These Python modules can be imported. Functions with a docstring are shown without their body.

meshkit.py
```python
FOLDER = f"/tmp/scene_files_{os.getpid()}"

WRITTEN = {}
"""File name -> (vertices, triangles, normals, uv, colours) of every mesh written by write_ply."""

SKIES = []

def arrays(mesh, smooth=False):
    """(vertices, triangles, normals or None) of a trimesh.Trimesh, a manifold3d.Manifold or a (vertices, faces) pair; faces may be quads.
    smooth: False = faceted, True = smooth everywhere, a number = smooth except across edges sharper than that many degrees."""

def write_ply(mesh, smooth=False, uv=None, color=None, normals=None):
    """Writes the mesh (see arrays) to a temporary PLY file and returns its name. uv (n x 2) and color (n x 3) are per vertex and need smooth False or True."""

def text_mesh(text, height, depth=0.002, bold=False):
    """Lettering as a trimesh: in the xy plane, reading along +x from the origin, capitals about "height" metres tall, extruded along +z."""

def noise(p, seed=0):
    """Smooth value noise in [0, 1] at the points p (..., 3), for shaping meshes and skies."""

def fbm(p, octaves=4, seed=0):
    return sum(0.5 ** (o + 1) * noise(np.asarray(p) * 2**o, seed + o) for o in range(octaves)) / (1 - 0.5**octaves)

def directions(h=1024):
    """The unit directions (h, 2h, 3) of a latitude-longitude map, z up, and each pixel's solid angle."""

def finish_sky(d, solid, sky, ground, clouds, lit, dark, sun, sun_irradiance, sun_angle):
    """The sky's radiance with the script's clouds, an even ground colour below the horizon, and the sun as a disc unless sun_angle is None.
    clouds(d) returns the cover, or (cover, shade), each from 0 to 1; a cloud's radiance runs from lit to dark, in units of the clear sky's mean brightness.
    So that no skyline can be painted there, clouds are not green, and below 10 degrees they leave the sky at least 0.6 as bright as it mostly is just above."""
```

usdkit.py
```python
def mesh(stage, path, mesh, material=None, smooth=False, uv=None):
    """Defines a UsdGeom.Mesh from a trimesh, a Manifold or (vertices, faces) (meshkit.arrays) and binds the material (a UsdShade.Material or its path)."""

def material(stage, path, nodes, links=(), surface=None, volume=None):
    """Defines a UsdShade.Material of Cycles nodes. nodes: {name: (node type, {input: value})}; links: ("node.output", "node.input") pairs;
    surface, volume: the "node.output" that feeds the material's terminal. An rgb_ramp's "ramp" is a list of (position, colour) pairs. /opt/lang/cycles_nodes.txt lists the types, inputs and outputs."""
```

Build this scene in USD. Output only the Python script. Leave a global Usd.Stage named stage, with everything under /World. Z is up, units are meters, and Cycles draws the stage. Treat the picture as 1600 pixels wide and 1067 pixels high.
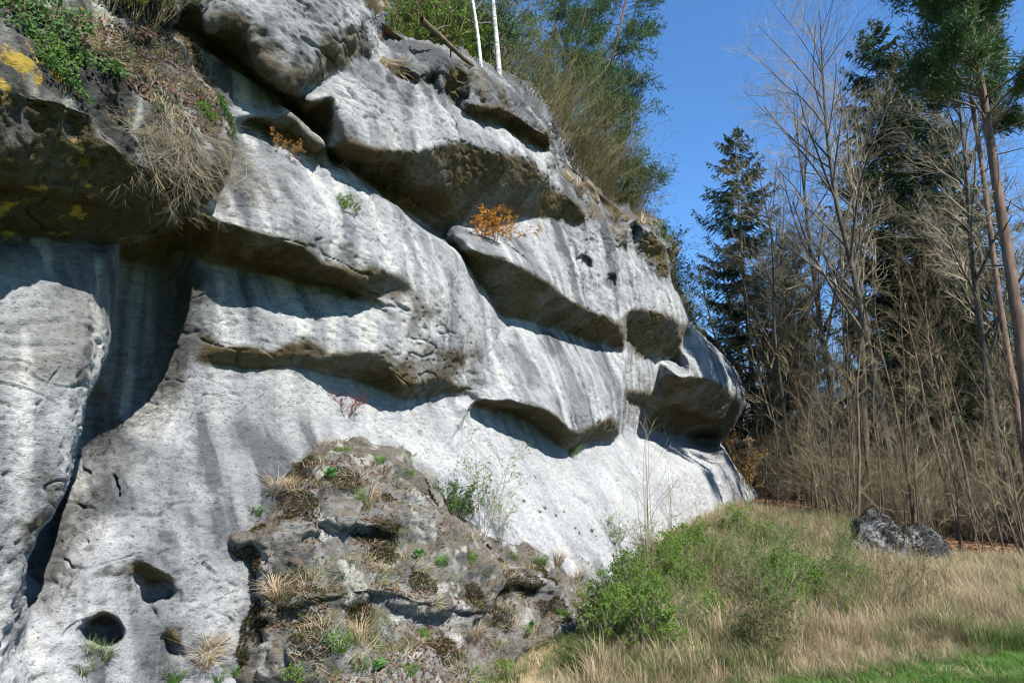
import math, random
import numpy as np
import trimesh
from scipy.interpolate import LinearNDInterpolator, NearestNDInterpolator
from scipy.ndimage import gaussian_filter, map_coordinates
from pxr import Usd, UsdGeom, UsdLux, UsdShade, Gf, Sdf, Vt
import usdkit, meshkit

stage = Usd.Stage.CreateInMemory()
UsdGeom.SetStageUpAxis(stage, 'Z')
UsdGeom.Xform.Define(stage, '/World')
UsdGeom.Scope.Define(stage, '/World/Looks')

# ------------------------------------------------------------------ camera, sky, sun, exposure
CAM_Z, PITCH, FPX = 1.7, math.radians(12.0), 1067.0
cam = UsdGeom.Camera.Define(stage, '/World/camera')
cam.CreateHorizontalApertureAttr(36.0); cam.CreateVerticalApertureAttr(24.0)
cam.CreateFocalLengthAttr(24.0 * FPX / 1067.0)
cam.CreateClippingRangeAttr(Gf.Vec2f(0.05, 2000))
cam.CreateExposureAttr(1.52)
cam.AddTranslateOp().Set(Gf.Vec3d(0, 0, CAM_Z))
cam.AddRotateXOp().Set(90 + math.degrees(PITCH))

SUN_AZ, SUN_EL = math.radians(-52.0), math.radians(44.0)       # angle from +x (camera's right), so behind and to the right
SUN = np.array([math.cos(SUN_EL) * math.cos(SUN_AZ), math.cos(SUN_EL) * math.sin(SUN_AZ), math.sin(SUN_EL)])
usdkit.material(stage, '/World/Looks/sky', {
    'sky': ('sky_texture', {'sky_type': 'single_scattering', 'sun_disc': False, 'sun_elevation': SUN_EL, 'sun_rotation': math.atan2(SUN[0], SUN[1]),
                            'altitude': 300.0, 'air_density': 1.0, 'aerosol_density': 0.0, 'ozone_density': 6.0}),
    'wb': ('mix', {'mix_type': 'multiply', 'fac': 1.0, 'color2': (0.74, 1.0, 1.14)}),
    'bg': ('background_shader', {'strength': 0.078})}, [('sky.color', 'wb.color1'), ('wb.color', 'bg.color')], surface='bg.background')
dome = UsdLux.DomeLight.Define(stage, '/World/sky')
UsdShade.MaterialBindingAPI.Apply(dome.GetPrim()).Bind(UsdShade.Material.Get(stage, '/World/Looks/sky'))
dome.GetPrim().SetCustomDataByKey('kind', 'structure')
sun = UsdLux.DistantLight.Define(stage, '/World/sun')
sun.CreateIntensityAttr(1.25); sun.CreateAngleAttr(0.5); sun.CreateNormalizeAttr(True); sun.CreateColorAttr(Gf.Vec3f(1.0, 0.965, 0.905))
_z = Gf.Vec3d(*SUN); _x = Gf.Cross(Gf.Vec3d(0, 0, 1), _z).GetNormalized(); _y = Gf.Cross(_z, _x)
sun.AddTransformOp().Set(Gf.Matrix4d(_x[0], _x[1], _x[2], 0, _y[0], _y[1], _y[2], 0, _z[0], _z[1], _z[2], 0, 0, 0, 0, 1))

# ------------------------------------------------------------------ helpers
RNG = np.random.default_rng(7)
CAM = np.array([0, 0, CAM_Z])

def rays(px, py):
    """Direction through a point of the photograph (1600 x 1067), to place what was measured there at its distance."""
    x = (np.asarray(px, float) - 800) / FPX; y = (533.5 - np.asarray(py, float)) / FPX
    x, y = np.broadcast_arrays(x, y)
    return np.stack([x, math.cos(PITCH) - y * math.sin(PITCH), y * math.cos(PITCH) + math.sin(PITCH)], -1)

def to_px(p):
    q = np.asarray(p, float) - CAM
    f = q[..., 1] * math.cos(PITCH) + q[..., 2] * math.sin(PITCH)
    u = -q[..., 1] * math.sin(PITCH) + q[..., 2] * math.cos(PITCH)
    f = np.where(f < 0.05, 0.05, f)
    return np.stack([800 + FPX * q[..., 0] / f, 533.5 - FPX * u / f], -1), f

def far_point(px, py, dist):
    """The point seen at a pixel whose ground distance from the camera is dist."""
    r = rays(px, py)
    return CAM + r * (dist / np.hypot(r[..., 0], r[..., 1]))[..., None]

USED = {}
def path_for(name, parent=None):
    base = (parent if isinstance(parent, str) else str(parent.GetPath())) if parent else '/World'
    k = USED.get((base, name), 0); USED[(base, name)] = k + 1
    return f'{base}/{name}' if k == 0 else f'{base}/{name}_{k:03d}'

def tag(prim, label=None, cat=None, group=None, kind=None):
    if prim is None: return None
    for k, v in (('label', label), ('category', cat), ('group', group), ('kind', kind)):
        if v:
            prim.SetCustomDataByKey(k, v)
    return prim

def mat(name):
    return UsdShade.Material.Get(stage, '/World/Looks/' + name)

def obj(name, mesh, m, parent=None, smooth=False, masks=None, normals=None):
    """One Mesh prim; mesh = (v, f) or trimesh."""
    path = path_for(name, parent)
    if isinstance(mesh, trimesh.Trimesh):
        mesh = (mesh.vertices, mesh.faces)
    g = usdkit.mesh(stage, path, mesh, mat(m), smooth=smooth)
    if masks is not None:
        UsdGeom.PrimvarsAPI(g).CreatePrimvar('masks', Sdf.ValueTypeNames.Color3fArray, 'vertex').Set(Vt.Vec3fArray.FromNumpy(np.ascontiguousarray(masks, np.float32)))
    return g.GetPrim()

def thing(name, label, cat, loc=(0, 0, 0), rz=0.0, scale=1.0, group=None, kind=None):
    x = UsdGeom.Xform.Define(stage, path_for(name))
    place(x, loc, rz, scale)
    return tag(x.GetPrim(), label, cat, group, kind)

def place(x, loc, rz=0.0, scale=1.0, tilt=None):
    x = UsdGeom.Xform(x)
    x.ClearXformOpOrder()
    ops = {o.GetOpName(): o for o in x.GetOrderedXformOps()}
    x.AddTranslateOp().Set(Gf.Vec3d(*map(float, loc)))
    if tilt is not None:
        x.AddRotateXYZOp().Set(Gf.Vec3f(float(tilt[0]), float(tilt[1]), float(math.degrees(rz))))
    else:
        x.AddRotateZOp().Set(float(math.degrees(rz)))
    s = (scale,) * 3 if np.ndim(scale) == 0 else scale
    x.AddScaleOp().Set(Gf.Vec3f(*map(float, s)))

UsdGeom.Scope.Define(stage, '/World/Looks/kinds')
def kind_class(name):
    """An abstract prim that holds one kind's parts; every copy references it."""
    return stage.CreateClassPrim('/' + '_kinds_' + name)

def copy_of(cls, name, label, cat, loc, rz=0.0, scale=1.0, group=None, tilt=None):
    x = UsdGeom.Xform.Define(stage, path_for(name))
    x.GetPrim().GetReferences().AddInternalReference(cls.GetPath())
    place(x, loc, rz, scale, tilt)
    x.GetPrim().SetInstanceable(True)
    return tag(x.GetPrim(), label, cat, group)

def scatter(name, label, cat, protos, where, rz, sc, tilt=None, kind='stuff'):
    """A PointInstancer of uncountable small plants. protos: list of (mesh, material)."""
    pi = UsdGeom.PointInstancer.Define(stage, path_for(name))
    rel = pi.CreatePrototypesRel()
    for k, (m, mt) in enumerate(protos):
        sub = obj('tuft' if k == 0 else f'tuft_{k:03d}', m, mt, pi.GetPrim())
        rel.AddTarget(sub.GetPath())
    n = len(where)
    r = np.random.default_rng(n)
    pi.CreateProtoIndicesAttr(Vt.IntArray.FromNumpy(r.integers(0, len(protos), n).astype(np.int32)))
    pi.CreatePositionsAttr(Vt.Vec3fArray.FromNumpy(np.asarray(where, np.float32)))
    half = np.asarray(rz) / 2
    q = np.zeros((n, 4)); q[:, 0] = np.cos(half); q[:, 3] = np.sin(half)
    if tilt is not None:       # tilt: n x 3 up vectors
        up = tilt / np.linalg.norm(tilt, axis=1, keepdims=True)
        t = np.stack([1 + up[:, 2], -up[:, 1], up[:, 0], np.zeros(n)], 1)
        t /= np.linalg.norm(t, axis=1, keepdims=True)
        a, b = t, q
        q = np.stack([a[:, 0]*b[:, 0]-a[:, 1]*b[:, 1]-a[:, 2]*b[:, 2]-a[:, 3]*b[:, 3],
                      a[:, 0]*b[:, 1]+a[:, 1]*b[:, 0]+a[:, 2]*b[:, 3]-a[:, 3]*b[:, 2],
                      a[:, 0]*b[:, 2]-a[:, 1]*b[:, 3]+a[:, 2]*b[:, 0]+a[:, 3]*b[:, 1],
                      a[:, 0]*b[:, 3]+a[:, 1]*b[:, 2]-a[:, 2]*b[:, 1]+a[:, 3]*b[:, 0]], 1)
    pi.CreateOrientationsAttr(Vt.QuathArray([Gf.Quath(float(x[0]), float(x[1]), float(x[2]), float(x[3])) for x in q]))
    s3 = np.repeat(np.asarray(sc, np.float32)[:, None], 3, 1) if np.ndim(sc) == 1 else np.asarray(sc, np.float32)
    pi.CreateScalesAttr(Vt.Vec3fArray.FromNumpy(np.ascontiguousarray(s3)))
    return tag(pi.GetPrim(), label, cat, None, kind)

_rot = np.linalg.qr(np.random.default_rng(3).normal(size=(3, 3)))[0]
def nz(p, octaves=4, seed=0):
    """Noise without the lattice showing: each octave is turned."""
    p = np.asarray(p, float); out = 0
    for o in range(octaves):
        p = p @ _rot.T
        out = out + 0.5 ** (o + 1) * meshkit.noise(p * 2 ** o + 17.3 * o, seed + o)
    return out / (1 - 0.5 ** octaves)

def fbm(p, octaves=4, seed=0):
    return nz(p, octaves, seed) - 0.5

def ss(a, b, x):
    t = np.clip((np.asarray(x, float) - a) / (b - a), 0, 1)
    return t * t * (3 - 2 * t)

def in_poly(poly, q):
    """Even-odd test for points q (n x 2)."""
    poly = np.asarray(poly, float); x, y = q[:, 0], q[:, 1]; c = np.zeros(len(q), bool); j = len(poly) - 1
    for i in range(len(poly)):
        xi, yi = poly[i]; xj, yj = poly[j]
        hit = ((yi > y) != (yj > y)) & (x < (xj - xi) * (y - yi) / (yj - yi + 1e-12) + xi)
        c ^= hit; j = i
    return c
# ------------------------------------------------------------------ materials
def rock_material(name, light, dark, streak, ochre, bump=1.0, lichen=0.0):
    """Limestone. The mesh carries masks: r = ochre staining, g = dark algae film, b = lime wash of drips. On the cliff r and g also carry painted shade."""
    nodes = {
        'geo': ('geometry', {}), 'mp': ('mapping', {'scale': (1.0, 1.0, 2.2)}),
        'at': ('attribute', {'attribute': 'masks'}),
        'sep': ('separate_color', {}),
        'n1': ('noise_texture', {'scale': 1.1, 'detail': 6.0, 'roughness': 0.6}),
        'r1': ('rgb_ramp', {'ramp': [(0.32, (0, 0, 0)), (0.68, (1, 1, 1))]}),
        'n2': ('noise_texture', {'scale': 9.0, 'detail': 5.0, 'roughness': 0.65}),
        'r2': ('rgb_ramp', {'ramp': [(0.28, (0.45, 0.45, 0.46)), (0.42, (0.86, 0.86, 0.86)), (0.70, (1.15, 1.15, 1.13))]}),
        'n3': ('noise_texture', {'scale': 42.0, 'detail': 4.0, 'roughness': 0.7}),
        'r3': ('rgb_ramp', {'ramp': [(0.30, (0.66, 0.66, 0.66)), (0.55, (1.02, 1.02, 1.02)), (0.72, (1.16, 1.16, 1.14))]}),
        'n4': ('noise_texture', {'scale': 24.0, 'detail': 3.0, 'roughness': 0.6, 'distortion': 0.4}),
        'r4': ('rgb_ramp', {'ramp': [(0.0, (0.30, 0.31, 0.32)), (0.33, (0.34, 0.35, 0.36)), (0.41, (1, 1, 1)), (1.0, (1, 1, 1))]}),
        'm4': ('mix', {'mix_type': 'multiply', 'fac': 0.85}),
        'b4': ('bump', {'strength': 0.5 * bump, 'distance': 0.025}),
        'base': ('mix', {'mix_type': 'mix', 'color1': dark, 'color2': light}),
        'alg': ('mix', {'mix_type': 'mix', 'color2': streak}),
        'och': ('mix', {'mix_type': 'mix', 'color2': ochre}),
        'lime': ('mix', {'mix_type': 'mix', 'color2': (0.335, 0.33, 0.305)}),
        'm2': ('mix', {'mix_type': 'multiply', 'fac': 1.0}),
        'm3': ('mix', {'mix_type': 'multiply', 'fac': 1.0}),
        'pit': ('voronoi_texture', {'scale': 14.0, 'feature': 'f1', 'randomness': 1.0}),
        'pr': ('rgb_ramp', {'ramp': [(0.0, (0, 0, 0)), (0.28, (1, 1, 1)), (1.0, (1, 1, 1))]}),
        'b1': ('bump', {'strength': 0.4 * bump, 'distance': 0.05}),
        'b2': ('bump', {'strength': 0.5 * bump, 'distance': 0.02}),
        'b3': ('bump', {'strength': 0.25 * bump, 'distance': 0.03}),
        'p': ('principled_bsdf', {'roughness': 0.95, 'specular_ior_level': 0.15, 'diffuse_roughness': 0.4}),
    }
    links = [('geo.position', 'n1.vector'), ('geo.position', 'mp.vector'), ('mp.vector', 'n2.vector'), ('mp.vector', 'n3.vector'), ('mp.vector', 'pit.vector'),
             ('n1.fac', 'r1.fac'), ('r1.color', 'base.fac'), ('at.color', 'sep.color'),
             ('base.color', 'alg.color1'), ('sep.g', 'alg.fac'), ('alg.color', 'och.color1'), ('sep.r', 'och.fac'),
             ('och.color', 'lime.color1'), ('sep.b', 'lime.fac'),
             ('n2.fac', 'r2.fac'), ('n3.fac', 'r3.fac'), ('lime.color', 'm2.color1'), ('r2.color', 'm2.color2'), ('m2.color', 'm3.color1'), ('r3.color', 'm3.color2'),
             ('n2.fac', 'b1.height'), ('n3.fac', 'b2.height'), ('b1.normal', 'b2.normal'), ('pit.distance', 'pr.fac'), ('pr.color', 'b3.height'), ('b2.normal', 'b3.normal'),
             ('mp.vector', 'n4.vector'), ('n4.fac', 'r4.fac'), ('m3.color', 'm4.color1'), ('r4.color', 'm4.color2'), ('r4.color', 'b4.height'), ('b3.normal', 'b4.normal'), ('b4.normal', 'p.normal')]
    out = 'm4.color'
    if lichen:
        nodes.update({'ln': ('noise_texture', {'scale': 3.5, 'detail': 6.0, 'roughness': 0.7}),
                      'lr': ('rgb_ramp', {'ramp': [(0.0, (0, 0, 0)), (0.60 - 0.06 * lichen, (0, 0, 0)), (0.66 - 0.06 * lichen, (1, 1, 1))]}),
                      'lm': ('mix', {'mix_type': 'mix', 'color2': (0.22, 0.155, 0.03)})})
        links += [('geo.position', 'ln.vector'), ('ln.fac', 'lr.fac'), ('lr.color', 'lm.fac'), ('m4.color', 'lm.color1')]
        out = 'lm.color'
    links.append((out, 'p.base_color'))
    usdkit.material(stage, '/World/Looks/' + name, nodes, links, surface='p.BSDF')

rock_material('limestone', (0.262, 0.266, 0.268), (0.165, 0.170, 0.178), (0.060, 0.063, 0.067), (0.070, 0.052, 0.023))  # last colour: ochre stain, darkened so undersides carry painted shade
rock_material('mossy_limestone', (0.185, 0.18, 0.17), (0.085, 0.084, 0.082), (0.036, 0.035, 0.032), (0.082, 0.070, 0.054), 1.5)
rock_material('weathered_rock', (0.16, 0.16, 0.165), (0.06, 0.06, 0.06), (0.05, 0.05, 0.05), (0.13, 0.09, 0.03), 1.8)

def plain(name, c1, c2, scale=8.0, rough=0.9, bump=0.0, translucent=None, vary=0.25, stretch=None):
    """Two-tone material with noise; each copy differs a little in tone."""
    nodes = {'geo': ('geometry', {}), 'tc': ('texture_coordinate', {}), 'mp': ('mapping', {'scale': stretch or (1, 1, 1)}),
             'n': ('noise_texture', {'scale': scale, 'detail': 4.0, 'roughness': 0.6}),
             'r': ('rgb_ramp', {'ramp': [(0.3, c1), (0.7, c2)]}),
             'oi': ('object_info', {}), 'mr': ('map_range', {'from_min': 0.0, 'from_max': 1.0, 'to_min': 1 - vary, 'to_max': 1 + vary}),
             'cm': ('combine_color', {}), 'm': ('mix', {'mix_type': 'multiply', 'fac': 1.0}),
             'p': ('principled_bsdf', {'roughness': rough, 'specular_ior_level': 0.2})}
    links = [('tc.object', 'mp.vector'), ('mp.vector', 'n.vector'), ('n.fac', 'r.fac'), ('oi.random', 'mr.value'), ('mr.result', 'cm.r'), ('mr.result', 'cm.g'), ('mr.result', 'cm.b'),
             ('r.color', 'm.color1'), ('cm.color', 'm.color2'), ('m.color', 'p.base_color')]
    surf = 'p.BSDF'
    if bump:
        nodes['b'] = ('bump', {'strength': bump, 'distance': 0.03}); links += [('n.fac', 'b.height'), ('b.normal', 'p.normal')]
    if translucent:
        nodes['t'] = ('translucent_bsdf', {}); nodes['x'] = ('mix_closure', {'fac': translucent})
        links += [('m.color', 't.color'), ('p.BSDF', 'x.closure1'), ('t.BSDF', 'x.closure2')]; surf = 'x.closure'
    usdkit.material(stage, '/World/Looks/' + name, nodes, links, surface=surf)

def leafy(name, stops, rough=0.6, translucent=0.35, vary=0.2):
    """Foliage: every leaf (mesh island) takes its own tone from the ramp."""
    nodes = {'geo': ('geometry', {}), 'r': ('rgb_ramp', {'ramp': stops}),
             'oi': ('object_info', {}), 'mr': ('map_range', {'from_min': 0.0, 'from_max': 1.0, 'to_min': 1 - vary, 'to_max': 1 + vary}),
             'cm': ('combine_color', {}), 'm': ('mix', {'mix_type': 'multiply', 'fac': 1.0}),
             'p': ('principled_bsdf', {'roughness': rough, 'specular_ior_level': 0.25}), 't': ('translucent_bsdf', {}), 'x': ('mix_closure', {'fac': translucent})}
    links = [('geo.random_per_island', 'r.fac'), ('oi.random', 'mr.value'), ('mr.result', 'cm.r'), ('mr.result', 'cm.g'), ('mr.result', 'cm.b'),
             ('r.color', 'm.color1'), ('cm.color', 'm.color2'), ('m.color', 'p.base_color'), ('m.color', 't.color'), ('p.BSDF', 'x.closure1'), ('t.BSDF', 'x.closure2')]
    usdkit.material(stage, '/World/Looks/' + name, nodes, links, surface='x.closure')

plain('soil', (0.05, 0.035, 0.02), (0.12, 0.085, 0.05), 3.0, bump=0.6)
plain('bark_grey', (0.032, 0.028, 0.022), (0.095, 0.085, 0.068), 6.0, bump=0.5, stretch=(1, 1, 0.25))
plain('bark_brown', (0.035, 0.026, 0.018), (0.10, 0.075, 0.052), 6.0, bump=0.5, stretch=(1, 1, 0.25))
plain('bark_pine', (0.045, 0.03, 0.022), (0.14, 0.092, 0.068), 5.0, bump=0.7, stretch=(1, 1, 0.3))
plain('bark_birch', (0.10, 0.095, 0.09), (0.46, 0.45, 0.43), 6.0, bump=0.4, stretch=(1, 1, 2.5))
plain('twig_pale', (0.11, 0.092, 0.062), (0.23, 0.195, 0.135), 3.0)
plain('twig_brown', (0.085, 0.066, 0.036), (0.20, 0.16, 0.09), 3.0)
plain('twig_grey', (0.20, 0.19, 0.175), (0.33, 0.31, 0.29), 3.0)
plain('moss', (0.022, 0.018, 0.006), (0.085, 0.068, 0.014), 9.0, bump=1.0, vary=0.3)
leafy('needle_spruce', [(0, (0.022, 0.048, 0.016)), (0.6, (0.052, 0.10, 0.03)), (1, (0.095, 0.15, 0.045))], translucent=0.15)
leafy('needle_pine', [(0, (0.03, 0.06, 0.016)), (0.6, (0.07, 0.125, 0.032)), (1, (0.125, 0.185, 0.055))], translucent=0.3)
leafy('leaf_fresh', [(0, (0.08, 0.15, 0.016)), (0.6, (0.15, 0.245, 0.026)), (1, (0.25, 0.33, 0.06))], translucent=0.45)
leafy('leaf_ivy', [(0, (0.03, 0.07, 0.012)), (0.7, (0.07, 0.14, 0.022)), (1, (0.15, 0.21, 0.04))], translucent=0.3)
leafy('leaf_olive', [(0, (0.045, 0.06, 0.012)), (0.6, (0.10, 0.125, 0.025)), (1, (0.20, 0.21, 0.05))], translucent=0.4)
leafy('moss_frond', [(0, (0.028, 0.024, 0.006)), (0.6, (0.075, 0.062, 0.012)), (1, (0.15, 0.125, 0.022))], translucent=0.2)
leafy('leaf_rosette', [(0, (0.06, 0.17, 0.04)), (1, (0.12, 0.27, 0.08))], translucent=0.4)
leafy('leaf_orange', [(0, (0.30, 0.13, 0.015)), (0.5, (0.55, 0.30, 0.03)), (1, (0.60, 0.42, 0.06))], translucent=0.4)
leafy('leaf_red', [(0, (0.13, 0.02, 0.02)), (1, (0.25, 0.05, 0.05))], translucent=0.3)
leafy('leaf_dead', [(0, (0.08, 0.045, 0.028)), (0.5, (0.15, 0.088, 0.055)), (0.85, (0.24, 0.16, 0.11)), (1, (0.38, 0.29, 0.20))], translucent=0.25)
leafy('grass_dry', [(0, (0.30, 0.235, 0.145)), (0.4, (0.52, 0.44, 0.30)), (1, (0.72, 0.66, 0.51))], translucent=0.3)
leafy('grass_green', [(0, (0.07, 0.16, 0.025)), (0.6, (0.14, 0.27, 0.04)), (0.9, (0.18, 0.27, 0.06)), (1, (0.34, 0.30, 0.16))], translucent=0.4)
leafy('grass_mixed', [(0, (0.08, 0.11, 0.03)), (0.4, (0.13, 0.16, 0.045)), (0.6, (0.27, 0.22, 0.11)), (1, (0.40, 0.33, 0.20))], translucent=0.35)

# the ground: dry straw and leaf litter, green where the meadow is mown
usdkit.material(stage, '/World/Looks/ground', {
    'geo': ('geometry', {}), 'at': ('attribute', {'attribute': 'masks'}), 'sep': ('separate_color', {}),
    'n': ('noise_texture', {'scale': 2.5, 'detail': 6.0, 'roughness': 0.7}),
    'r': ('rgb_ramp', {'ramp': [(0.3, (0.13, 0.095, 0.055)), (0.5, (0.24, 0.185, 0.11)), (0.7, (0.34, 0.275, 0.18))]}),
    'n2': ('noise_texture', {'scale': 6.0, 'detail': 6.0, 'roughness': 0.7}),
    'rg': ('rgb_ramp', {'ramp': [(0.3, (0.035, 0.065, 0.014)), (0.55, (0.07, 0.125, 0.025)), (0.75, (0.14, 0.17, 0.05))]}),
    'rl': ('rgb_ramp', {'ramp': [(0.3, (0.07, 0.04, 0.022)), (0.5, (0.17, 0.09, 0.045)), (0.7, (0.27, 0.16, 0.09))]}),
    'm1': ('mix', {}), 'm2': ('mix', {}), 'b': ('bump', {'strength': 0.8, 'distance': 0.05}),
    'p': ('principled_bsdf', {'roughness': 1.0, 'specular_ior_level': 0.1})},
    [('geo.position', 'n.vector'), ('geo.position', 'n2.vector'), ('n.fac', 'r.fac'), ('n2.fac', 'rg.fac'), ('n2.fac', 'rl.fac'), ('at.color', 'sep.color'),
     ('r.color', 'm1.color1'), ('rg.color', 'm1.color2'), ('sep.r', 'm1.fac'), ('m1.color', 'm2.color1'), ('rl.color', 'm2.color2'), ('sep.g', 'm2.fac'),
     ('m2.color', 'p.base_color'), ('n2.fac', 'b.height'), ('b.normal', 'p.normal')], surface='p.BSDF')
rock_material('weathered_limestone', (0.19, 0.185, 0.172), (0.085, 0.083, 0.078), (0.030, 0.030, 0.027), (0.05, 0.038, 0.016), 1.6, lichen=0.25)  # ochre tone kept dark too, as painted shade under the block
# ------------------------------------------------------------------ the cliff
# A wall that runs away to the right: A is a point of it, D its direction, N points out of it. w = how far rock stands proud of the wall's plane.
WA = np.array([-4.875, 6.5, 0.0]); WD = np.array([math.sin(math.radians(33)), math.cos(math.radians(33)), 0]); WN = np.array([WD[1], -WD[0], 0])

def on_wall(px, py, w):
    r = rays(px, py)
    k = (np.asarray(w, float) + WN @ (WA - CAM)) / (r @ WN)
    return CAM + r * k[..., None]

def resample(pts, vals, step=3.5):
    pts = np.asarray(pts, float); out = []; ov = []
    for i in range(len(pts) - 1):
        n = max(1, int(np.hypot(*(pts[i + 1] - pts[i])) / step))
        for j in range(n):
            out.append(pts[i] + (pts[i + 1] - pts[i]) * j / n); ov.append(vals[i] + (vals[i + 1] - vals[i]) * j / n)
    out.append(pts[-1]); ov.append(vals[-1])
    return np.array(out), np.array(ov)

class Relief:
    """A rock surface told by lines and points measured on it; what lies between is interpolated as seen from a point V in front of it (inverse depth, so planes stay planes)."""
    def __init__(self, V, look):
        self.V = np.array(V, float); f = np.array(look, float) - self.V; self.f = f / np.linalg.norm(f)
        self.r = np.cross(self.f, [0, 0, 1.0]); self.r /= np.linalg.norm(self.r); self.u = np.cross(self.r, self.f)
        self.pts = []
    def add(self, p):
        self.pts.append(np.atleast_2d(p))
    def line(self, pts, back=None):
        """pts: (px, py, w); back: a second, deeper line behind the same outline."""
        pts = np.asarray(pts, float)
        xy, w = resample(pts[:, :2], pts[:, 2])
        self.add(on_wall(xy[:, 0], xy[:, 1], w))
        if back is not None:
            b = np.broadcast_to(back, len(pts)).astype(float); xy, w = resample(pts[:, :2], b)
            self.add(on_wall(xy[:, 0], xy[:, 1], w))
    def dots(self, pts):
        pts = np.asarray(pts, float); self.add(on_wall(pts[:, 0], pts[:, 1], pts[:, 2]))
    def ab(self, p):
        q = p - self.V; d = q @ self.f
        return np.stack([q @ self.r / d, q @ self.u / d], -1), d
    def grid(self, lo, hi, na, nb, sigma):
        P = np.vstack(self.pts); ab, d = self.ab(P)
        a = np.linspace(lo[0], hi[0], na); b = np.linspace(lo[1], hi[1], nb)
        A, B = np.meshgrid(a, b, indexing='ij')
        inv = LinearNDInterpolator(ab, 1 / d)(A, B)
        bad = np.isnan(inv)
        if bad.any():
            inv[bad] = NearestNDInterpolator(ab, 1 / d)(A[bad], B[bad])
        inv = gaussian_filter(inv, sigma, mode='nearest')
        dirs = self.f + A[..., None] * self.r + B[..., None] * self.u
        return self.V + dirs / inv[..., None]

def grid_normals(P):
    du = np.gradient(P, axis=0); dv = np.gradient(P, axis=1)
    n = np.cross(du, dv); n /= np.linalg.norm(n, axis=-1, keepdims=True) + 1e-12
    flip = (np.einsum('...i,...i', n, P - CAM) > 0)
    return np.where(flip[..., None], -n, n)

def grid_mesh(P, keep=None, N_=None):
    na, nb = P.shape[:2]
    idx = np.arange(na * nb).reshape(na, nb)
    q = np.stack([idx[:-1, :-1], idx[1:, :-1], idx[1:, 1:], idx[:-1, 1:]], -1).reshape(-1, 4)
    if keep is not None:
        k = keep.reshape(-1)
        q = q[k[q].all(1)]
    used = np.unique(q); remap = np.full(na * nb, -1); remap[used] = np.arange(len(used))
    q = remap[q]
    if N_ is not None:      # split each quad along the diagonal whose ends face more alike, so that creases stay clean
        n_ = N_.reshape(-1, 3)[used]; a = np.einsum('ij,ij->i', n_[q[:, 0]], n_[q[:, 2]]); b = np.einsum('ij,ij->i', n_[q[:, 1]], n_[q[:, 3]])
        q = np.where((b > a)[:, None], q[:, [1, 2, 3, 0]], q)
    return P.reshape(-1, 3)[used], np.vstack([q[:, [0, 1, 2]], q[:, [0, 2, 3]]]), used

cliff = Relief((2.0, -2.0, 1.2), WA + WD * 9 + np.array([0, 0, 4.5]))
L, D = cliff.line, cliff.dots
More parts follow.
